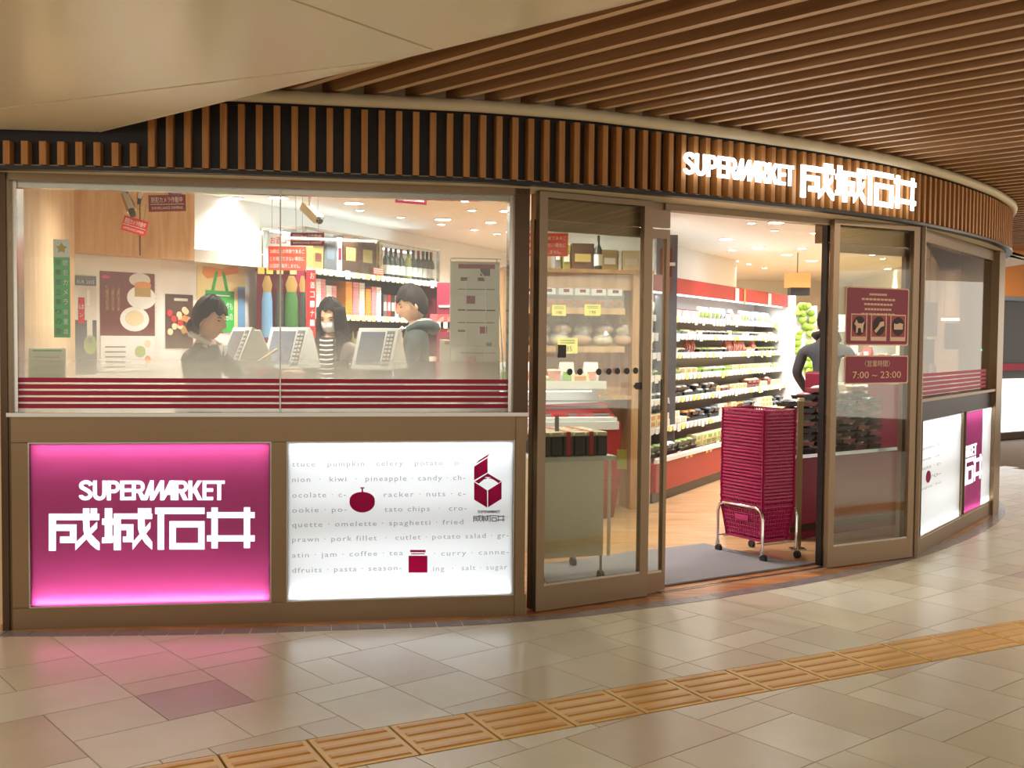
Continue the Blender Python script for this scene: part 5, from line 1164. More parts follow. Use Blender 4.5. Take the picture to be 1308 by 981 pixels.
o = thing('picture_board', 'dark picture board standing high by the end of the refrigerated case', 'board', (P0_.x, 9.75, 0)); MB().box(0, P1_.x - P0_.x, 0, .12, 0, P1_.z).build('board', 'carton_grey', o); MB().box(.03, P1_.x - P0_.x - .05, -.003, 0, P0_.z + .1, P1_.z - .12).build('printed_panel', 'brown_ink', o); MB().box(P1_.x - P0_.x - .08, P1_.x - P0_.x - .02, -.004, 0, P0_.z + .2, P0_.z + .23).build('print_line', 'white', o)
# ================================================================ CHILLED ISLAND
isl = Seg((-.35, 8.05), (.81, 8.36)); il = thing('chilled_island', 'low chilled island with a white top deck and a red end panel', 'refrigerator', tuple(isl.A), isl.ang); IL = isl.L
MB().box(0, IL - .05, .06, .32, 0, .12).build('kick', 'dark_plastic', il)
MB().add([(0, .04, .12), (0, -.10, .32), (0, -.10, .70), (0, .33, .86), (0, .33, .12), (IL, .04, .0), (IL, -.10, .32), (IL, -.10, .74), (IL, .33, .90), (IL, .33, .0)], [(0, 1, 2, 3, 4), (9, 8, 7, 6, 5), (0, 5, 6, 1), (1, 6, 7, 2), (2, 7, 8, 3), (4, 3, 8, 9)]).build('body', 'red_panel', il)
MB().box(0, IL - .02, -.11, .02, .70, .76).build('front_bumper', 'white_plastic', il); MB().box(0, IL - .03, -.09, .33, .76, .79).build('deck', 'white_plastic', il)
MB().box(0, IL - .05, .12, .33, .985, 1.035).build('top_deck', 'white_plastic', il); MB().box(0, IL - .05, .10, .115, 1.0, 1.06).build('price_rail', 'white_tag', il)
for k in range(3): MB().box(0, IL - .05, .02 + k * .05, .05 + k * .05, .80 + k * .05, .812 + k * .05).build('louvre', 'grey_plastic', il)
MB().box(0, IL - .05, .29, .32, .79, .985).build('back_plate', 'white_plastic', il); MB().box(.1, IL - .15, .16, .20, .975, .985).build('deck_lamp', 'case_light', il)
MB().add([(IL - .02, -.08, .78), (IL - .02, .2, 1.03), (IL - .02, .33, 1.03), (IL - .02, .33, .78)], [(0, 1, 2, 3)]).build('end_glass', 'case_glass', il)
for i in range(11):
    x = .06 + i * .1
    if x > IL - .1: break
    P = isl.A + isl.d * x - isl.n * .22; kind, a_, b_ = [('pouch', 'pack_white', 'pack_pink'), ('tray', 'pack_green', 'pack_cream'), ('cup', 'pack_pink', 'pack_white'), ('pouch', 'carton_white', 'leaf'), ('box', 'pack_cream', 'bread')][i % 5]
    goods(kind, a_, b_, (P.x, P.y, 1.036), isl.ang, f'{cname[a_]} {cat_[kind]}, {ordw(i)} from the left on the white deck of the chilled island', f'{cname[a_]} {plural(cat_[kind])} on the chilled island', .95, 1.35)
for i in range(4):
    P = isl.A + isl.d * (.35 + i * .2) - isl.n * .02; o = tag(MB().box(-.07, .07, 0, .004, 0, .03).build('flavour_card', 'red'), 'small red and white card lying on the front edge of the chilled island', 'price card', 'red cards on the chilled island'); o.location = (P.x, P.y, .79); o.rotation_euler = (0, 0, isl.ang)
# pink and orange cup on the right of the deck
for k, (px, py, m) in enumerate(((815, 473, 'pack_cream'), (822, 472, 'pack_orange'))):
    pass
# ================================================================ MEAT ISLAND RIGHT OF THE BASKETS
mi = Seg((1.93, 7.45), (2.98, 8.2)); ml = thing('pack_island', 'dark red island heaped with dark packed food behind the right glass panel', 'display', tuple(mi.A), mi.ang); ML = mi.L
MB().box(0, ML, .02, .6, .0, .575).build('base', 'maroon', ml); MB().box(-.02, ML, -.02, .6, .575, .60).build('tray_lip', 'chrome', ml); MB().box(0, ML, .0, .6, .06, .10).build('skirting', 'dark_steel', ml)
for i in range(7):
    for j in range(8 + (i % 3)):
        P = mi.A + mi.d * (.075 + i * .152) - mi.n * (.08 + rg.uniform(0, .02)); dark = (j + i) % 3
        a_, b_ = (('pack_black', 'meat'), ('pack_black', 'pack_black'), ('meat', 'carton_white'))[dark]
        goods('tray', a_, b_, (P.x, P.y, .601 + j * .047), mi.ang + rg.uniform(-.1, .1), f'{cname[a_]} food tray with {cname[b_]}, {ordw(j)} up in {ordw(i)} stack on the dark red island', f'{cname[a_]} trays heaped on the red island', .92)
# chrome post by the island
P = atd(1021, 600, 7.15); o = thing('post', 'slim brushed steel post between the baskets and the packed food', 'post', (P.x, P.y, 0)); MB().box(-.018, .018, -.012, .012, 0, .99).build('upright', 'steel', o); MB().box(-.05, .05, -.04, .04, 0, .012).build('foot', 'bright_steel', o); MB().box(-.018, .018, -.03, .02, .99, 1.01).build('cap', 'pack_cream', o)
# produce column and orange lamp box at the end of the case
P = atd(1027, 445, 14.1); o = thing('produce_rack', 'upright rack of leafy green vegetables at the far end of the refrigerated case', 'rack', (P.x, P.y, 0)); MB().box(-.16, .16, 0, .3, 0, 1.85).build('rack', 'white_plastic', o)
lv = None
for k in range(40):
    l = lv.copy() if lv else None
    if l is None: lv = l = MB().ell((0, 0, 0), (.055, .03, .05), 7, 5).build('leaf_bunch', 'leaf', o, True)
    else: COL.objects.link(l)
    l.location = (rg.uniform(-.12, .12), -.03, 1.0 + (k // 4) * .088 + (.05 if k > 20 else 0)); l.rotation_euler = (rg.uniform(-1, 1), rg.uniform(-1, 1), 0); l.parent = o
P = atd(1021, 361, 13.6); o = thing('lamp_box', 'glowing orange box sign hanging beyond the refrigerated case', 'sign', tuple(P))
glow('orange_lamp', hexc(250, 160, 96), .25)
MB().box(-.14, .14, 0, .2, -.06, .12).build('shade', 'orange_lamp', o); MB().box(-.1, .14, .02, .18, -.16, -.06).build('lower_case', 'dark_plastic', o); MB().cyl((0, .1, .12), (0, .1, CH - P.z), .006).build('cord', 'dark_plastic', o)
# far shelving seen past the case and through the right panel
for k, (px0, px1, d_) in enumerate(((1036, 1062, 12.5), (1080, 1112, 12.0), (1114, 1150, 11.0))):
    A = atd(px0, 500, d_); B = atd(px1, 500, d_ - .3); sg = Seg((A.x, A.y), (B.x, B.y)); u = thing('shelf_unit', ('white shelf unit of food beyond the man at the door edge', 'white shelf unit of goods behind the maroon notices', 'white shelf unit beside the beige partition')[k], 'shelf unit', tuple(sg.A), sg.ang)
    MB().box(0, sg.L, .35, .38, 0, 1.7).build('back_panel', 'white_plastic', u)
    for j in range(5):
        z = .3 + j * .3; MB().box(0, sg.L, 0, .35, z, z + .02).build('shelf', 'white_plastic', u); price_tags(u, sg.L, z, -.004, .04, .03, 6, j, .3)
        x = .08
        while x < sg.L - .05:
            kind, a_, b_ = rg.choice([('pouch', 'red', 'white_tag'), ('pouch', 'pack_orange', 'pack_white'), ('box', 'pack_white', 'red'), ('tray', 'leaf', 'pack_white')]); 
            if a_ not in cname: cname[a_] = a_
            cname.setdefault('white_tag', 'white'); P = sg.A + sg.d * x - sg.n * .08
            goods(kind, a_, b_, (P.x, P.y, z + .02), sg.ang, f'{cname[a_]} {cat_[kind]} on the {["lowest", "second lowest", "middle", "second highest", "highest"][j]} board of the {("shelf beyond the man", "shelf behind the maroon notices", "shelf beside the partition")[k]}', f'{cname[a_]} {plural(cat_[kind])} on far shelf {("beyond the man", "behind the notices", "beside the partition")[k]}, level {["one", "two", "three", "four", "five"][j]}', .9); x += .15
# ================================================================ REGISTER COUNTER
ct = Seg((-2.0, 6.42), (.02, 6.74)); cn_ = thing('checkout_counter', 'long low grey checkout counter parallel to the left window', 'counter', tuple(ct.A), ct.ang); CLc = ct.L
MB().box(0, CLc, .0, .30, .0, .96).build('body', 'grey_wall', cn_); MB().box(-.02, CLc + .02, -.03, .33, .96, 1.0).build('worktop', 'cream_trim', cn_, bevel=.005)
def register(px, py_t, d, rz, label, s=1.0):
    P = atd(px, py_t, d); o = thing('cash_register', label, 'cash register', (P.x, P.y, 1.0), rz)
    zt_ = P.z - 1.0
    MB().box(-.15, .15, -.05, .25, 0, .085).build('base', 'grey_plastic', o, bevel=.008); MB().box(-.1, .1, .02, .2, .085, .13).build('neck', 'dark_plastic', o, bevel=.008)

    # wedge body behind the tilted screen (profile in local y,z, extruded along x)
    h0 = zt_ - .25; tl = .085
    prof = [(-.02, h0), (tl, zt_), (tl + .05, zt_), (.24, h0 - .0)]
    vs = [(-.13, y, z) for y, z in prof] + [(.13, y, z) for y, z in prof]
    MB().add(vs, [(0, 1, 2, 3), (7, 6, 5, 4), (0, 4, 5, 1), (1, 5, 6, 2), (2, 6, 7, 3), (3, 7, 4, 0)]).build('housing', 'white_plastic', o, bevel=.008)
    def onf(x, t, out=.0): # point on the tilted face
        y = -.02 + (tl + .02) * t; z = h0 + (zt_ - h0) * t; n = Vector((0, -(zt_ - h0), (tl + .02))).normalized(); return (x, y + n.y * out, z + n.z * out)
    def pan(x0, x1, t0, t1, m, nm, o1=.0, o2=.012):
        v = [onf(x0, t0, o1), onf(x1, t0, o1), onf(x1, t1, o1), onf(x0, t1, o1), onf(x0, t0, o2), onf(x1, t0, o2), onf(x1, t1, o2), onf(x0, t1, o2)]
        return MB().add(v, [(0, 3, 2, 1), (4, 5, 6, 7), (0, 1, 5, 4), (1, 2, 6, 5), (2, 3, 7, 6), (3, 0, 4, 7)]).build(nm, m, o, bevel=.003)
    pan(-.15, .15, -.04, 1.03, 'white_plastic', 'bezel', 0, .022); pan(-.125, .055, .08, .93, 'screen', 'screen', .018, .024)
    kp = pan(.068, .125, .05, .95, 'grey_plastic', 'keypad', .018, .024)
    for i in range(8):
        for j in range(2): v = (.074 + j * .026, .1 + i * .1); b = pan(v[0], v[0] + .02, v[1], v[1] + .06, 'carton_white', 'key', .024, .027); b.parent = kp
    MB().box(-.04, .03, -.12, -.05, 0, .03).build('paper_tray', 'white_plastic', o)
    o.scale = (.9, .93, .93)
    return o
register(297, 414, 6.35, RD(-52), 'white cash register seen almost edge-on in front of the cashier')
register(363, 414, 6.45, RD(-22), 'white cash register with grey screen left of the woman with the mask')
register(478, 415, 6.5, RD(-20), 'white cash register with grey screen between the two shoppers')
# box, printer and papers on the counter
P0_ = atd(562, 486, 6.7); P1_ = atd(587, 434, 6.7); o = thing('paper_box', 'plain pale box standing on the counter right of the man', 'box', (P0_.x, 6.66, 1.0)); MB().box(0, P1_.x - P0_.x + .05, 0, .1, 0, P1_.z - 1.0).build('box', 'paper', o, bevel=.004); MB().box(.03, .07, -.003, 0, P1_.z - 1.03, P1_.z - 1.01).build('tape', 'carton_gold', o)
for k, (px, l) in enumerate(((450, 'low pale till tray on the counter below the second screen'), (545, 'wide grey till tray on the counter beside the pale box'), (330, 'small pale till tray on the counter in front of the cashier'))):
    P = atd(px, 478, 6.5); o = thing('till_tray', l, 'tray', (P.x, 6.42 + .16 * (P.x + 2.0) + .06, 1.0), ct.ang); MB().box(-.14, .14, -.0, .2, 0, .12).build('tray', 'cream_trim' if k != 1 else 'grey_wall', o, bevel=.005); MB().box(-.1, .1, -.003, 0, .05, .06).build('slot', 'white', o)
# magazine rack by the window
rk0 = atd(576, 330, 5.75); rk1 = atd(640, 330, 5.75)
ledge = thing('window_cabinet', 'low pale cabinet under the wire leaflet rack by the window', 'cabinet', (-.42, 5.62, 0), RD(9)); MB().box(0, .42, 0, .3, 0, 1.03).build('body', 'cream_trim', ledge, bevel=.006); MB().box(.03, .18, -.004, 0, .1, .9).build('door', 'cream_paint', ledge); MB().box(.2, .38, -.004, 0, .1, .9).build('door', 'cream_paint', ledge)
rk = thing('leaflet_rack', 'white wire leaflet rack full of flyers just inside the window', 'rack', (rk0.x, rk0.y, 1.03), RD(7)); W_ = rk1.x - rk0.x; H_ = rk0.z - 1.03
mb = [[(-.0, 0, 0), (.0, .02, H_)], [(W_ + .03, .0, 0), (W_ * .93, .02, H_)]]
for p_ in mb: MB().tube(p_, .004, 6).build('upright_wire', 'white_plastic', rk)
for z in (.02, H_ * .4, H_ * .75, H_): MB().tube([(0, -.01, z), (W_, -.01, z)], .003, 6).build('cross_wire', 'white_plastic', rk)
MB().tube([(W_ * .3, -.03, H_ * .05), (W_ * .3, -.03, H_ * .8)] + [(W_ * (.5 - .2 * cos(a)), -.03, H_ * (.8 + .12 * sin(a))) for a in [pi * i / 8 for i in range(1, 8)]] + [(W_ * .7, -.03, H_ * .8), (W_ * .7, -.03, H_ * .05)], .003, 6).build('holder_wire', 'white_plastic', rk, True)
MB().box(W_ * .0, W_ * 1.0, .0, .004, H_ * .02, H_ * .3).build('backing_card', 'cream_trim', rk)
def flyer(x0, x1, z0, z1, y, label, marks):
    o = thing('flyer', label, 'flyer', (rk0.x, rk0.y, 1.03), RD(7)); MB().box(x0 * W_, x1 * W_, y, y + .002, z0 * H_, z1 * H_).build('sheet', 'paper', o)
    for (a, b, c, d_, m) in marks: MB().box((x0 + (x1 - x0) * a) * W_, (x0 + (x1 - x0) * b) * W_, y - .001, y, (z0 + (z1 - z0) * c) * H_, (z0 + (z1 - z0) * d_) * H_).build('print_mark', m, o)
flyer(.0, .98, .38, .98, -.006, 'large sale flyer with a red heading bar in the leaflet rack', [(.15, .9, .92, .97, 'red_panel'), (.3, .5, .52, .62, 'red_panel'), (.2, .35, .78, .82, 'brown_ink'), (.55, .7, .78, .82, 'brown_ink'), (.6, .8, .84, .92, 'brown_ink'), (.15, .92, .44, .455, 'brown_ink'), (.15, .9, .3, .31, 'grey_ink'), (.15, .3, .2, .22, 'red_panel'), (.6, .75, .18, .26, 'red_panel'), (.72, .85, .04, .08, 'bluegrey'), (.15, .9, .68, .69, 'grey_ink')])
flyer(.12, 1.0, .08, .40, .0, 'plain leaflet below the large flyer in the leaflet rack', [(.1, .9, .85, .87, 'grey_ink'), (.4, .62, .55, .6, 'grey_ink'), (.45, .75, .15, .18, 'grey_ink')])
fo = thing('snack_cone', 'pink and yellow floral cone bag at the foot of the leaflet rack', 'bag', (rk0.x + W_ * .42, rk0.y - .06, 1.03)); MB().lathe([(.075, 0), (.07, .1), (.02, .26)], n=12, sy=.5).build('cone', 'pink_print', fo, True); MB().ell((0, -.01, .06), (.06, .035, .05), 10, 6).build('flower_print', 'pale_yellow', fo, True)
rd = atd(667, 345, 8.4)
# wood side of the next cabinet and red strip in the right edge of the window
o = thing('side_shelf', 'tan wood shelf end with yellow price cards at the right edge of the left window', 'shelf', (atd(650, 400, 8.9).x, 8.9, 0)); MB().box(0, .2, 0, .04, 0, atd(650, 345, 8.9).z).build('end_board', 'cabinet_wood', o)
for py in (396, 440): z = atd(667, py, 8.85).z; MB().box(.09, .16, -.012, -.009, z - .04, z + .045).build('price_card', 'yellow_tag', o)
A = atd(646, 480, 8.6); o = thing('banner', 'narrow vertical red banner with white characters at the edge of the wood shelf', 'banner', (A.x, 8.6, 0)); z1 = atd(648, 347, 8.6).z; z0 = atd(648, 410, 8.6).z; MB().box(-.01, .03, 0, .003, z0, z1).build('cloth', 'orange_red', o); MB().cyl((.01, .008, 0), (.01, .008, z1), .005).build('pole', 'grey_plastic', o)
for k, ch in enumerate('お酒コ'): text(ch, o, .01, z1 - .08 - k * .07, 'white', h=.04, w=.026, align='CENTER')
A = atd(572, 480, 9.6); o = thing('red_cabinet', 'dark red display panel right of the liquor case', 'cabinet', (atd(557, 400, 10.8).x, 10.9, 0)); MB().box(0, .42, 0, .3, 0, atd(570, 361, 10.9).z).build('body', 'maroon', o); MB().box(.02, .4, -.02, 0, atd(570, 390, 10.9).z - .02, atd(570, 390, 10.9).z).build('shelf', 'white_plastic', o)
for i in range(4):
    P = atd(560 + i * 9, 420, 10.7); goods('pouch', ('red', 'pack_cream', 'red', 'leaf')[i], 'white_tag', (P.x, 10.75, atd(570, 424, 10.7).z), 0, ('red pouch left of the cream pouch on the red cabinet', 'cream pouch with a white tag on the red cabinet', 'second red pouch on the red cabinet, right of the cream one', 'leafy green pouch on the red cabinet by the leaflet rack')[i], None, 1.4); bpy.context.view_layer.update()
MB()
# ================================================================ THROUGH THE RIGHT WINDOW
A = Vector((3.05, 8.5)); B = Vector((3.75, 9.3)); sg = Seg((3.2, 8.55), (3.72, 9.2)); bt = thing('bench_shelf', 'red and dark display bench inside the narrow right window', 'shelf', tuple(sg.A), sg.ang)
MB().box(0, sg.L, 0, .4, 0, 1.05).build('body', 'maroon', bt); MB().box(0, sg.L, -.02, .42, 1.05, 1.075).build('top', 'carton_white', bt)
for k, (t_, m, h, l) in enumerate(((.1, 'bottle_dark', .28, 'dark bottle with a white cap'), (.3, 'carton_white', .2, 'white bottle'), (.52, 'carton_gold', .22, 'golden bottle'), (.7, 'carton_white', .16, 'short white jar'))):
    P = sg.A + sg.d * t_ - sg.n * .12; o = thing('bottle', l + ' on the bench inside the right window', 'bottle', (P.x, P.y, 1.076)); MB().lathe([(.04, 0), (.04, h * .6), (.016, h * .8), (.016, h)], n=12).build('body', m, o, True); MB().lathe([(.02, h * .95), (.02, h * 1.05)], n=10).build('cap', 'white', o, True)
P = atd(1186, 430, 8.9); o = thing('price_board', 'yellow and blue hanging board inside the right window', 'sign', tuple(P)); MB().box(-.05, .07, 0, .004, -.0, .28).build('board', 'pale_yellow', o); MB().box(-.07, .05, -.004, 0, -.22, -.02).build('lower_board', 'bluegrey', o); MB().cyl((0, 0, .28), (0, 0, CH - P.z), .002).build('string', 'grey_plastic', o)
P = atd(1252, 447, 9.25); o = thing('exit_button', 'small wall box with a green light inside the right window', 'switch', tuple(P)); MB().box(-.03, .03, -.03, .0, -.05, .05).build('box', 'cream_trim', o); MB().lathe([(.008, 0), (.008, .006)], n=10).xf(Matrix.Translation((0, -.03, 0)) @ Matrix.Rotation(RD(90), 4, 'X')).build('lamp', 'green_led', o)
P = atd(1222, 408, 9.1); o = thing('strip_light', 'short bright strip light over a screen inside the right window', 'light', tuple(P)); MB().box(-.12, .12, 0, .03, -.012, .012).build('tube', 'case_light', o); MB().cyl((-.1, .015, 0), (-.1, .015, CH - P.z), .002).build('string', 'grey_plastic', o); MB().cyl((.1, .015, 0), (.1, .015, CH - P.z), .002).build('string', 'grey_plastic', o); MB().box(-.08, .1, .03, .06, -.25, -.03).build('screen', 'screen', o)
# ================================================================ NEXT SHOPFRONT FAR RIGHT
fsg = Seg((6.75, 15.3), (9.2, 17.0)); fr_ = empty('wall_distant', tuple(fsg.A), fsg.ang); struct(fr_, 'distant shopfront beyond the corner on the right')
MB().box(-.4, fsg.L, .05, .2, 0, .1).build('base', 'dark_steel', fr_); MB().box(-.4, fsg.L, .06, .2, .88, 2.05).build('dark_glass', 'dark_plastic', fr_); MB().box(-.4, fsg.L, .0, .2, 2.05, 2.75).build('band', 'orange_wall', fr_); MB().box(-.4, fsg.L, -.02, .1, 2.0, 2.06).build('rail', 'bluegrey', fr_)
MB().box(-.4, fsg.L, -.01, .0, 1.0, 1.1).build('stripe', 'stripe', fr_)
lbx = thing('light_box', 'distant white box sign at the right edge of the picture', 'illuminated sign', tuple(fsg.A), fsg.ang); glow('far_sign', (.9, .95, 1), 1.6)
MB().box(-.3, .1, .0, .06, .12, .85).build('sign_sheet', 'far_sign', lbx); MB().box(.14, 1.6, .0, .06, .12, .85).build('sign_sheet', 'far_sign', lbx)
MB().box(.1, .14, -.005, .06, .1, .88).build('mullion', 'dark_steel', lbx)
o = MB().box(5.4, 5.46, 9.9, 12.5, 2.2, 2.7); 
lamp('AREA', (7.2, 13.6, 2.6), 40, WARM, .8, .3, name='corridor_fill')
# ================================================================ PEOPLE
def head_mb(mb, c, yaw, pitch, roll=0, s=1.0, female=False):
    """head looking to -y before the yaw; c is the centre of the skull at eye height"""
    R = Matrix.Translation(c) @ Matrix.Rotation(yaw, 4, 'Z') @ Matrix.Rotation(pitch, 4, 'X') @ Matrix.Rotation(roll, 4, 'Y') @ Matrix.Scale(s, 4)
    n, k = 28, 22; vs = []; fs = []
    for i in range(k + 1):
        th = pi * i / k
        for j in range(n):
            ph = 2 * pi * j / n; x = sin(th) * sin(ph); y = -sin(th) * cos(ph); z = cos(th)
            X = x * .076; Y = y * .094; Z = z * .118
            if z < 0: t = -z; X *= 1 - .38 * t ** 1.6; Y = Y * (1 - .28 * t ** 2) - .012 * t * (1 if y < 0 else .2)
            if y > 0: Y *= 1.04
            if y < 0:
                f = -y
                g = lambda x0, z0, sx, sz: math.exp(-((X - x0) / sx) ** 2 - ((Z - z0) / sz) ** 2)
                Y -= .026 * g(0, -.030, .0105, .014) * f + .014 * g(0, -.008, .008, .022) * f      # nose
                Y += .009 * (g(.031, .002, .016, .011) + g(-.031, .002, .016, .011))               # eye sockets
                Y -= .005 * (g(.03, .022, .02, .008) + g(-.03, .022, .02, .008))                   # brow
                Y -= .007 * g(0, -.064, .022, .008) + .006 * g(0, -.100, .02, .014)                # lips, chin
                Y -= .004 * (g(.045, -.03, .02, .02) + g(-.045, -.03, .02, .02))
            vs.append(R @ Vector((X, Y, Z)))
    for i in range(k):
        for j in range(n): fs.append((i * n + j, (i + 1) * n + j, (i + 1) * n + (j + 1) % n, i * n + (j + 1) % n))
    mb.add(vs, fs, 0); return R
def face_bits(root, R, lip=True, mask=False, closed=False):
    def put(name, m, mb): mb.xf(R); return mb.build(name, m, root, True)
    for sx in (-1, 1):
        put('eye', 'eye', MB().ell((sx * .031, -.083, .001), (.012, .006, .0035 if closed else .005), 8, 5))
        put('eyebrow', 'hair', MB().tube([(sx * .017, -.0905, .017), (sx * .031, -.0885, .021), (sx * .045, -.079, .018)], [.0022, .0028, .0016], 6))
        e = MB().ell((sx * .077, .006, -.012), (.009, .018, .031), 8, 6); e.ell((sx * .083, .004, -.010), (.004, .011, .02), 8, 5); put('ear', 'skin', e)
    if lip and not mask: put('mouth', 'lip', MB().tube([(-.02, -.091, -.064), (0, -.098, -.063), (.02, -.091, -.064)], [.002, .0042, .002], 6))
def cap_hair(root, R, m, name='hair', drop=.0, front=.045, side=-.03, back=-.075, fringe=.0, puff=1.0, seed=1):
    r = random.Random(seed); n, k = 40, 16; vs = []; fs = []
    for i in range(k + 1):
        for j in range(n):
            ph = 2 * pi * j / n; f = (1 + cos(ph)) / 2            # 1 in front, 0 behind
            zl = back + (front - back) * max(0, min(1, (f - .28) / .45)) if f > .28 else back
            if .28 < f < .75 and side < front: zl = min(zl, side + (front - side) * max(0, (f - .5) / .25))
            zl += .010 * sin(ph * 9 + seed) * (1 if f > .5 else .5)
            th_max = math.acos(max(-.95, min(.95, zl / .122))); th = th_max * i / k
            x = sin(th) * sin(ph); y = -sin(th) * cos(ph); z = cos(th)
            rad = 1 + .022 * sin(ph * 11 + th * 6 + seed) + .014 * sin(ph * 23 - th * 9) + .01 * r.uniform(-1, 1)
            q = Vector((x * .086 * puff * rad, y * .104 * puff * rad, z * (.130 + .01 * puff) * rad)); 
            if z < 0: q.x *= 1 - .15 * (-z); q.y *= 1 - .12 * (-z)
            vs.append(q)
    for i in range(k):
        for j in range(n): fs.append((i * n + j, (i + 1) * n + j, (i + 1) * n + (j + 1) % n, i * n + (j + 1) % n))
    inner = [v * .93 for v in vs[-n:]]; o = len(vs); vs += inner
    for j in range(n): fs.append((k * n + j, o + j, o + (j + 1) % n, k * n + (j + 1) % n))
    mb = MB().add(vs, fs); mb.xf(R); return mb.build(name, m, root, True)
def hand_mb(mb, w_, d, up, s=1.0, curl=.5, m=0, thumb=1):
    """palm and five fingers growing from the wrist w_ along d; up = back of the hand"""
    d = Vector(d).normalized(); up = (Vector(up) - d * Vector(up).dot(d)).normalized(); sd = d.cross(up) * thumb; w_ = Vector(w_)
    pts = []; 
    for t, a, b in ((-.01, .026, .018), (.02, .032, .017), (.055, .041, .016), (.085, .040, .013)):
        pts.append([w_ + d * t * s + (sd * cos(q) * a + up * sin(q) * b) * s for q in [2 * pi * i / 10 for i in range(10)]])
    vs = [v for g in pts for v in g]; n = 10; fs = []
    for i in range(3):
        for j in range(n): fs.append((i * n + j, i * n + (j + 1) % n, (i + 1) * n + (j + 1) % n, (i + 1) * n + j))
    fs.append(tuple(range(3 * n, 4 * n))); mb.add(vs, fs, m)
    for k, (off, L) in enumerate(((.030, .072), (.010, .080), (-.010, .075), (-.029, .060))):
        p = w_ + (d * .080 + sd * off) * s; P = [p]; ang = 0; dd = d
        for seg_ in (.42, .32, .26):
            ang += curl * (.5 + .15 * k); dd = (d * cos(ang) - up * sin(ang)).normalized(); p = p + dd * L * seg_ * s; P.append(p)
        mb.tube(P, [.0092 * s, .0086 * s, .0078 * s, .0062 * s], 8, m)
    p = w_ + (d * .02 + sd * .026) * s; P = [p, p + (d * .022 + sd * .022 - up * .006) * s, p + (d * .05 + sd * .03 - up * .014) * s, p + (d * .07 + sd * .026 - up * .022) * s]
    mb.tube(P, [.013 * s, .0115 * s, .0095 * s, .0075 * s], 8, m)
def person(name_label, loc, rz, H, head, arms, zones, mats, head_rot=(0, 0, 0), bulk=1.0, lean=0.0, hands=(True, True), curl=.5):
    """one continuous body: skin-modifier trunk and limbs + head and hands in the same mesh"""
    root = thing('person', name_label, 'person', loc, rz)
    me = bpy.data.meshes.new('body_cage'); V = []; E = []; Rr = []
    def v(p, rx, ry=None): V.append(p); Rr.append((rx, ry or rx)); return len(V) - 1
    L = lean
    pel = v((0, .01, .53 * H), .115 * bulk, .095 * bulk); bel = v((0, .005 - L * .3, .60 * H), .112 * bulk, .088 * bulk); che = v((0, -L * .7, .715 * H), .128 * bulk, .098 * bulk); upc = v((0, -L * .9 + .008, .785 * H), .105 * bulk, .078 * bulk)
    nb = v((0, -L + .012, .83 * H), .054, .052); nt = v(tuple(Vector(head) + Vector((0, .018, -.085))), .048, .048)
    E += [(pel, bel), (bel, che), (che, upc), (upc, nb), (nb, nt)]
    for sx, (elb, wr) in zip((-1, 1), arms):
        sh = v((sx * .108 * H * (1 if bulk < 1.05 else 1.03), -L * .9 + .012, .792 * H), .058 * bulk); e = v(elb, .047 * bulk); w_ = v(wr, .030)
        E += [(upc, sh), (sh, e), (e, w_)]
        hp = v((sx * .052 * H, .01, .49 * H), .082); kn = v((sx * .055 * H, -.005, .28 * H), .055); an = v((sx * .055 * H, .03, .05 * H), .04); to = v((sx * .06 * H, -.11, .028), .035)
        E += [(pel, hp), (hp, kn), (kn, an), (an, to)]
    me.from_pydata(V, E, []); o = bpy.data.objects.new('body_cage', me); COL.objects.link(o)
    sk = o.modifiers.new('s', 'SKIN'); ss = o.modifiers.new('u', 'SUBSURF'); ss.levels = 2; ss.render_levels = 2
    for i, rr in enumerate(Rr): me.skin_vertices[0].data[i].radius = rr; me.skin_vertices[0].data[i].use_root = (i == 0)
    bpy.context.view_layer.update(); ev = o.evaluated_get(bpy.context.evaluated_depsgraph_get()); em = bpy.data.meshes.new_from_object(ev)
    mb = MB(); mb.add([tuple(x.co) for x in em.vertices], [tuple(p.vertices) for p in em.polygons], 0)
    mb.m = [zones(sum((Vector(mb.v[i]) for i in f), Vector()) / len(f)) for f in mb.f]
    bpy.data.objects.remove(o)
    R = head_mb(mb, head, *head_rot)
    for hnd, (elb, wr), sx in zip(hands, arms, (-1, 1)):
        if hnd: d = Vector(wr) - Vector(elb); hand_mb(mb, wr, d, (0, 0, 1), .95, curl, 0, thumb=-sx)
    b = mb.build('body', mats, root, True)
    return root, R
def clothes(H, neck, sleeve_ok=None, pants=.50, hand_pts=()):
    def z(c):
        for hp in hand_pts:
            if (c - Vector(hp)).length < .035: return 0
        if c.z < .06: return 3
        if c.z < pants * H: return 2
        if c.z > neck * H and abs(c.x) < .075: return 0
        return 1
    return z
# --- man in profile, facing left (his local -y turned towards -x)
H = 1.74; P = atd(533, 402, 7.27); loc = (P.x - .0, 7.29, 0)
arms = (((-.24, -.10, 1.10), (-.16, -.33, 1.02)), ((.24, -.10, 1.10), (.14, -.34, 1.03)))
r_, R = person('man in a dark hooded jacket in profile facing left at the checkout', loc, RD(-83), H, Vector((0, -.035, 1.605)), arms, clothes(H, .835, hand_pts=[a[1] for a in arms]), ['skin', 'navy_coat', 'trouser', 'rubber'], (RD(8), RD(14), 0, 1.02), 1.08, .02)
face_bits(r_, R, closed=True); cap_hair(r_, R, 'hair', front=.036, side=.0, back=-.07, puff=1.02, seed=2)
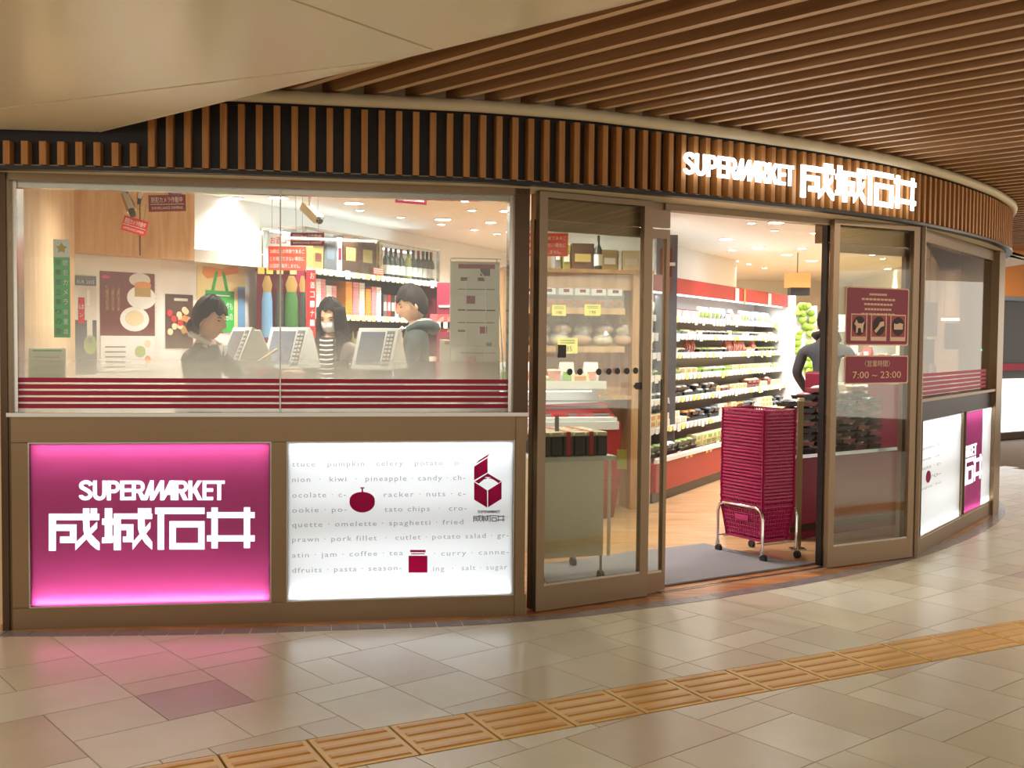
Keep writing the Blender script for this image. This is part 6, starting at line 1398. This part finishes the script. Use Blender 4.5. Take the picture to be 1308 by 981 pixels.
# hood lying on the shoulders, white draw cord and collar lining
hd = MB(); 
hd.tube([(-.075, -.07, 1.435), (-.095, .0, 1.465), (-.075, .075, 1.46), (0, .105, 1.45), (.075, .075, 1.46), (.095, .0, 1.465), (.075, -.07, 1.435)], [.022, .034, .042, .048, .042, .034, .022], 10); hd.build('hood', 'navy_coat', r_, True)
MB().tube([(-.07, -.085, 1.445), (-.095, .0, 1.495), (-.07, .07, 1.502), (0, .095, 1.498), (.07, .07, 1.502), (.095, .0, 1.495), (.07, -.085, 1.445)], .006, 6).build('hood_edge', 'collar', r_, True)
MB().tube([(-.06, -.10, 1.45), (-.03, -.125, 1.42), (.03, -.125, 1.42), (.06, -.10, 1.45)], [.012] * 4, 8).build('collar', 'collar', r_, True)
MB().tube([(.0, -.145, 1.40), (-.0, -.165, 1.2), (.0, -.15, 1.0)], .005, 6).build('zip', 'collar', r_, True)
# --- woman with mask, facing the window
H = 1.64; P = atd(424, 405, 7.45); loc = (P.x, 7.47, 0)
arms = (((-.21, -.08, 1.06), (-.10, -.30, 1.05)), ((.21, -.08, 1.06), (.08, -.31, 1.05)))
r_, R = person('woman with long dark hair and a white face mask facing the window', loc, RD(-8), H, Vector((0, -.03, 1.525)), arms, clothes(H, .83, hand_pts=[a[1] for a in arms]), ['skin', 'brown_coat', 'trouser', 'rubber'], (RD(-4), RD(20), 0, .97), .95, .02)
face_bits(r_, R, mask=True, closed=True)
mk = MB(); n, k = 12, 8; vs = []; fs = []
for i in range(k + 1):
    for j in range(n + 1):
        a = RD(-72 + 144 * j / n); z = -.014 - .078 * i / k; rr = .092 - .020 * max(0, (-z - .05) / .05) ** 1.3; bulge = .018 * math.exp(-(a / .55) ** 2) * math.exp(-((z + .04) / .03) ** 2)
        vs.append((sin(a) * (.078 - .012 * i / k), -cos(a) * (rr + bulge) * 1.04 - .004, z))
for i in range(k):
    for j in range(n): q = i * (n + 1) + j; fs.append((q, q + 1, q + n + 2, q + n + 1))
mk.add(vs, fs).xf(R).build('face_mask', 'mask', r_, True)
# long hair: crown cap plus a curtain open at the face
cap_hair(r_, R, 'hair', 'hair', front=.062, side=.0, back=-.08, puff=1.03, seed=5)
cu_ = MB(); n, k = 30, 12; vs = []; fs = []
for i in range(k + 1):
    t = i / k
    for j in range(n + 1):
        ph = RD(32 + 296 * j / n)   # gap in front
        rad = 1 + .03 * sin(ph * 11) + .02 * sin(ph * 23); X = sin(ph) * (.093 + .038 * t) * rad; Y = -cos(ph) * (.102 + .012 * t) * rad + .02 * t
        Z = .065 - .40 * t + (.03 if abs(math.sin(ph)) > .8 else 0) * t
        vs.append((X, Y, Z))
for i in range(k):
    for j in range(n): q = i * (n + 1) + j; fs.append((q, q + n + 1, q + n + 2, q + 1))
cm = cu_.add(vs, fs); R0 = Matrix.Translation(R.to_translation()) @ Matrix.Rotation(RD(-4), 4, 'Z') @ Matrix.Rotation(RD(6), 4, 'X'); cm.xf(R0); hb = cm.build('long_hair', 'hair', r_, True); sm = hb.modifiers.new('s', 'SOLIDIFY'); sm.thickness = .012
# striped shirt front and open coat edges
for k in range(9): MB().tube([(-.045, -.118 - .012 * (k < 6), 1.36 - k * .032), (0, -.132 - .012 * (k < 6), 1.355 - k * .032), (.045, -.118 - .012 * (k < 6), 1.36 - k * .032)], .0065, 6).build('shirt_stripe', 'collar' if k % 1 == 0 else 'ink', r_, True)
MB().prism([(-.05, 1.08), (.05, 1.08), (.055, 1.38), (-.055, 1.38)], -.122, -.112).build('shirt_front', 'brown_ink' if False else 'trouser', r_)
# --- cashier in profile facing right
H = 1.60; P = atd(262, 404, 6.05); loc = (P.x, 6.02, 0)
arms = (((-.21, -.06, 1.07), (-.10, -.30, 1.12)), ((.19, -.16, 1.10), (.10, -.42, 1.17)))
r_, R = person('shop assistant in dark uniform in profile facing right behind the register', loc, RD(78), H, Vector((0, -.035, 1.475)), arms, clothes(H, .83, hand_pts=[a[1] for a in arms]), ['skin', 'black_cloth', 'black_cloth', 'rubber'], (RD(-6), RD(8), 0, .97), .95, .02, curl=.35)
face_bits(r_, R, closed=True); cap_hair(r_, R, 'hair_brown', front=.036, side=-.02, back=-.085, puff=1.03, seed=9)
mb = MB().ell((0, .10, -.055), (.045, .04, .05), 10, 7); mb.xf(R).build('hair_knot', 'hair_brown', r_, True)
MB().tube([(-.06, -.075, 1.335), (-.07, .0, 1.375), (-.045, .055, 1.39), (0, .07, 1.395), (.045, .055, 1.39), (.07, .0, 1.375), (.06, -.075, 1.335)], [.010, .014, .016, .016, .016, .014, .010], 8).build('collar', 'collar', r_, True)
MB().prism([(-.06, 1.33), (-.02, 1.27), (-.0, 1.33)], -.12, -.112).build('collar_tip', 'collar', r_); MB().prism([(.06, 1.33), (.02, 1.27), (.0, 1.33)], -.12, -.112).build('collar_tip', 'collar', r_)
P2 = atd(343, 454, 6.1); o = thing('held_pack', 'small pale flat pack held out by the shop assistant', 'food pack', (P2.x, P2.y - .02, P2.z)); MB().obox((0, 0, 0), (.13, .08, .012), .3, 0, 0, -.6).build('pack', 'pack_cream', o, bevel=.003)
# --- man in grey coat seen at the door edge
H = 1.66; P = atd(1056, 415, 8.95); loc = (P.x, 8.95, 0)
arms = (((-.25, -.02, 1.12), (-.2, -.2, .95)), ((.25, -.02, 1.12), (.2, -.2, .95)))
r_, R = person('person in a grey coat with a red bag seen at the right door edge', loc, RD(150), H, Vector((0, -.03, 1.54)), arms, clothes(H, .835, hand_pts=[a[1] for a in arms]), ['skin', 'grey_coat', 'trouser', 'rubber'], (RD(20), RD(5), 0, 1), .92, .0)
face_bits(r_, R); cap_hair(r_, R, 'hair', front=.05, side=.0, back=-.07, seed=4)
MB().tube([(-.08, -.07, 1.40), (-.09, .03, 1.44), (0, .09, 1.46), (.09, .03, 1.44), (.08, -.07, 1.40)], .028, 10).build('scarf', 'dark_backing', r_, True)
MB().box(-.12, .12, .12, .2, .92, 1.14).build('bag', 'maroon', r_, bevel=.02)
bpy.context.view_layer.update()
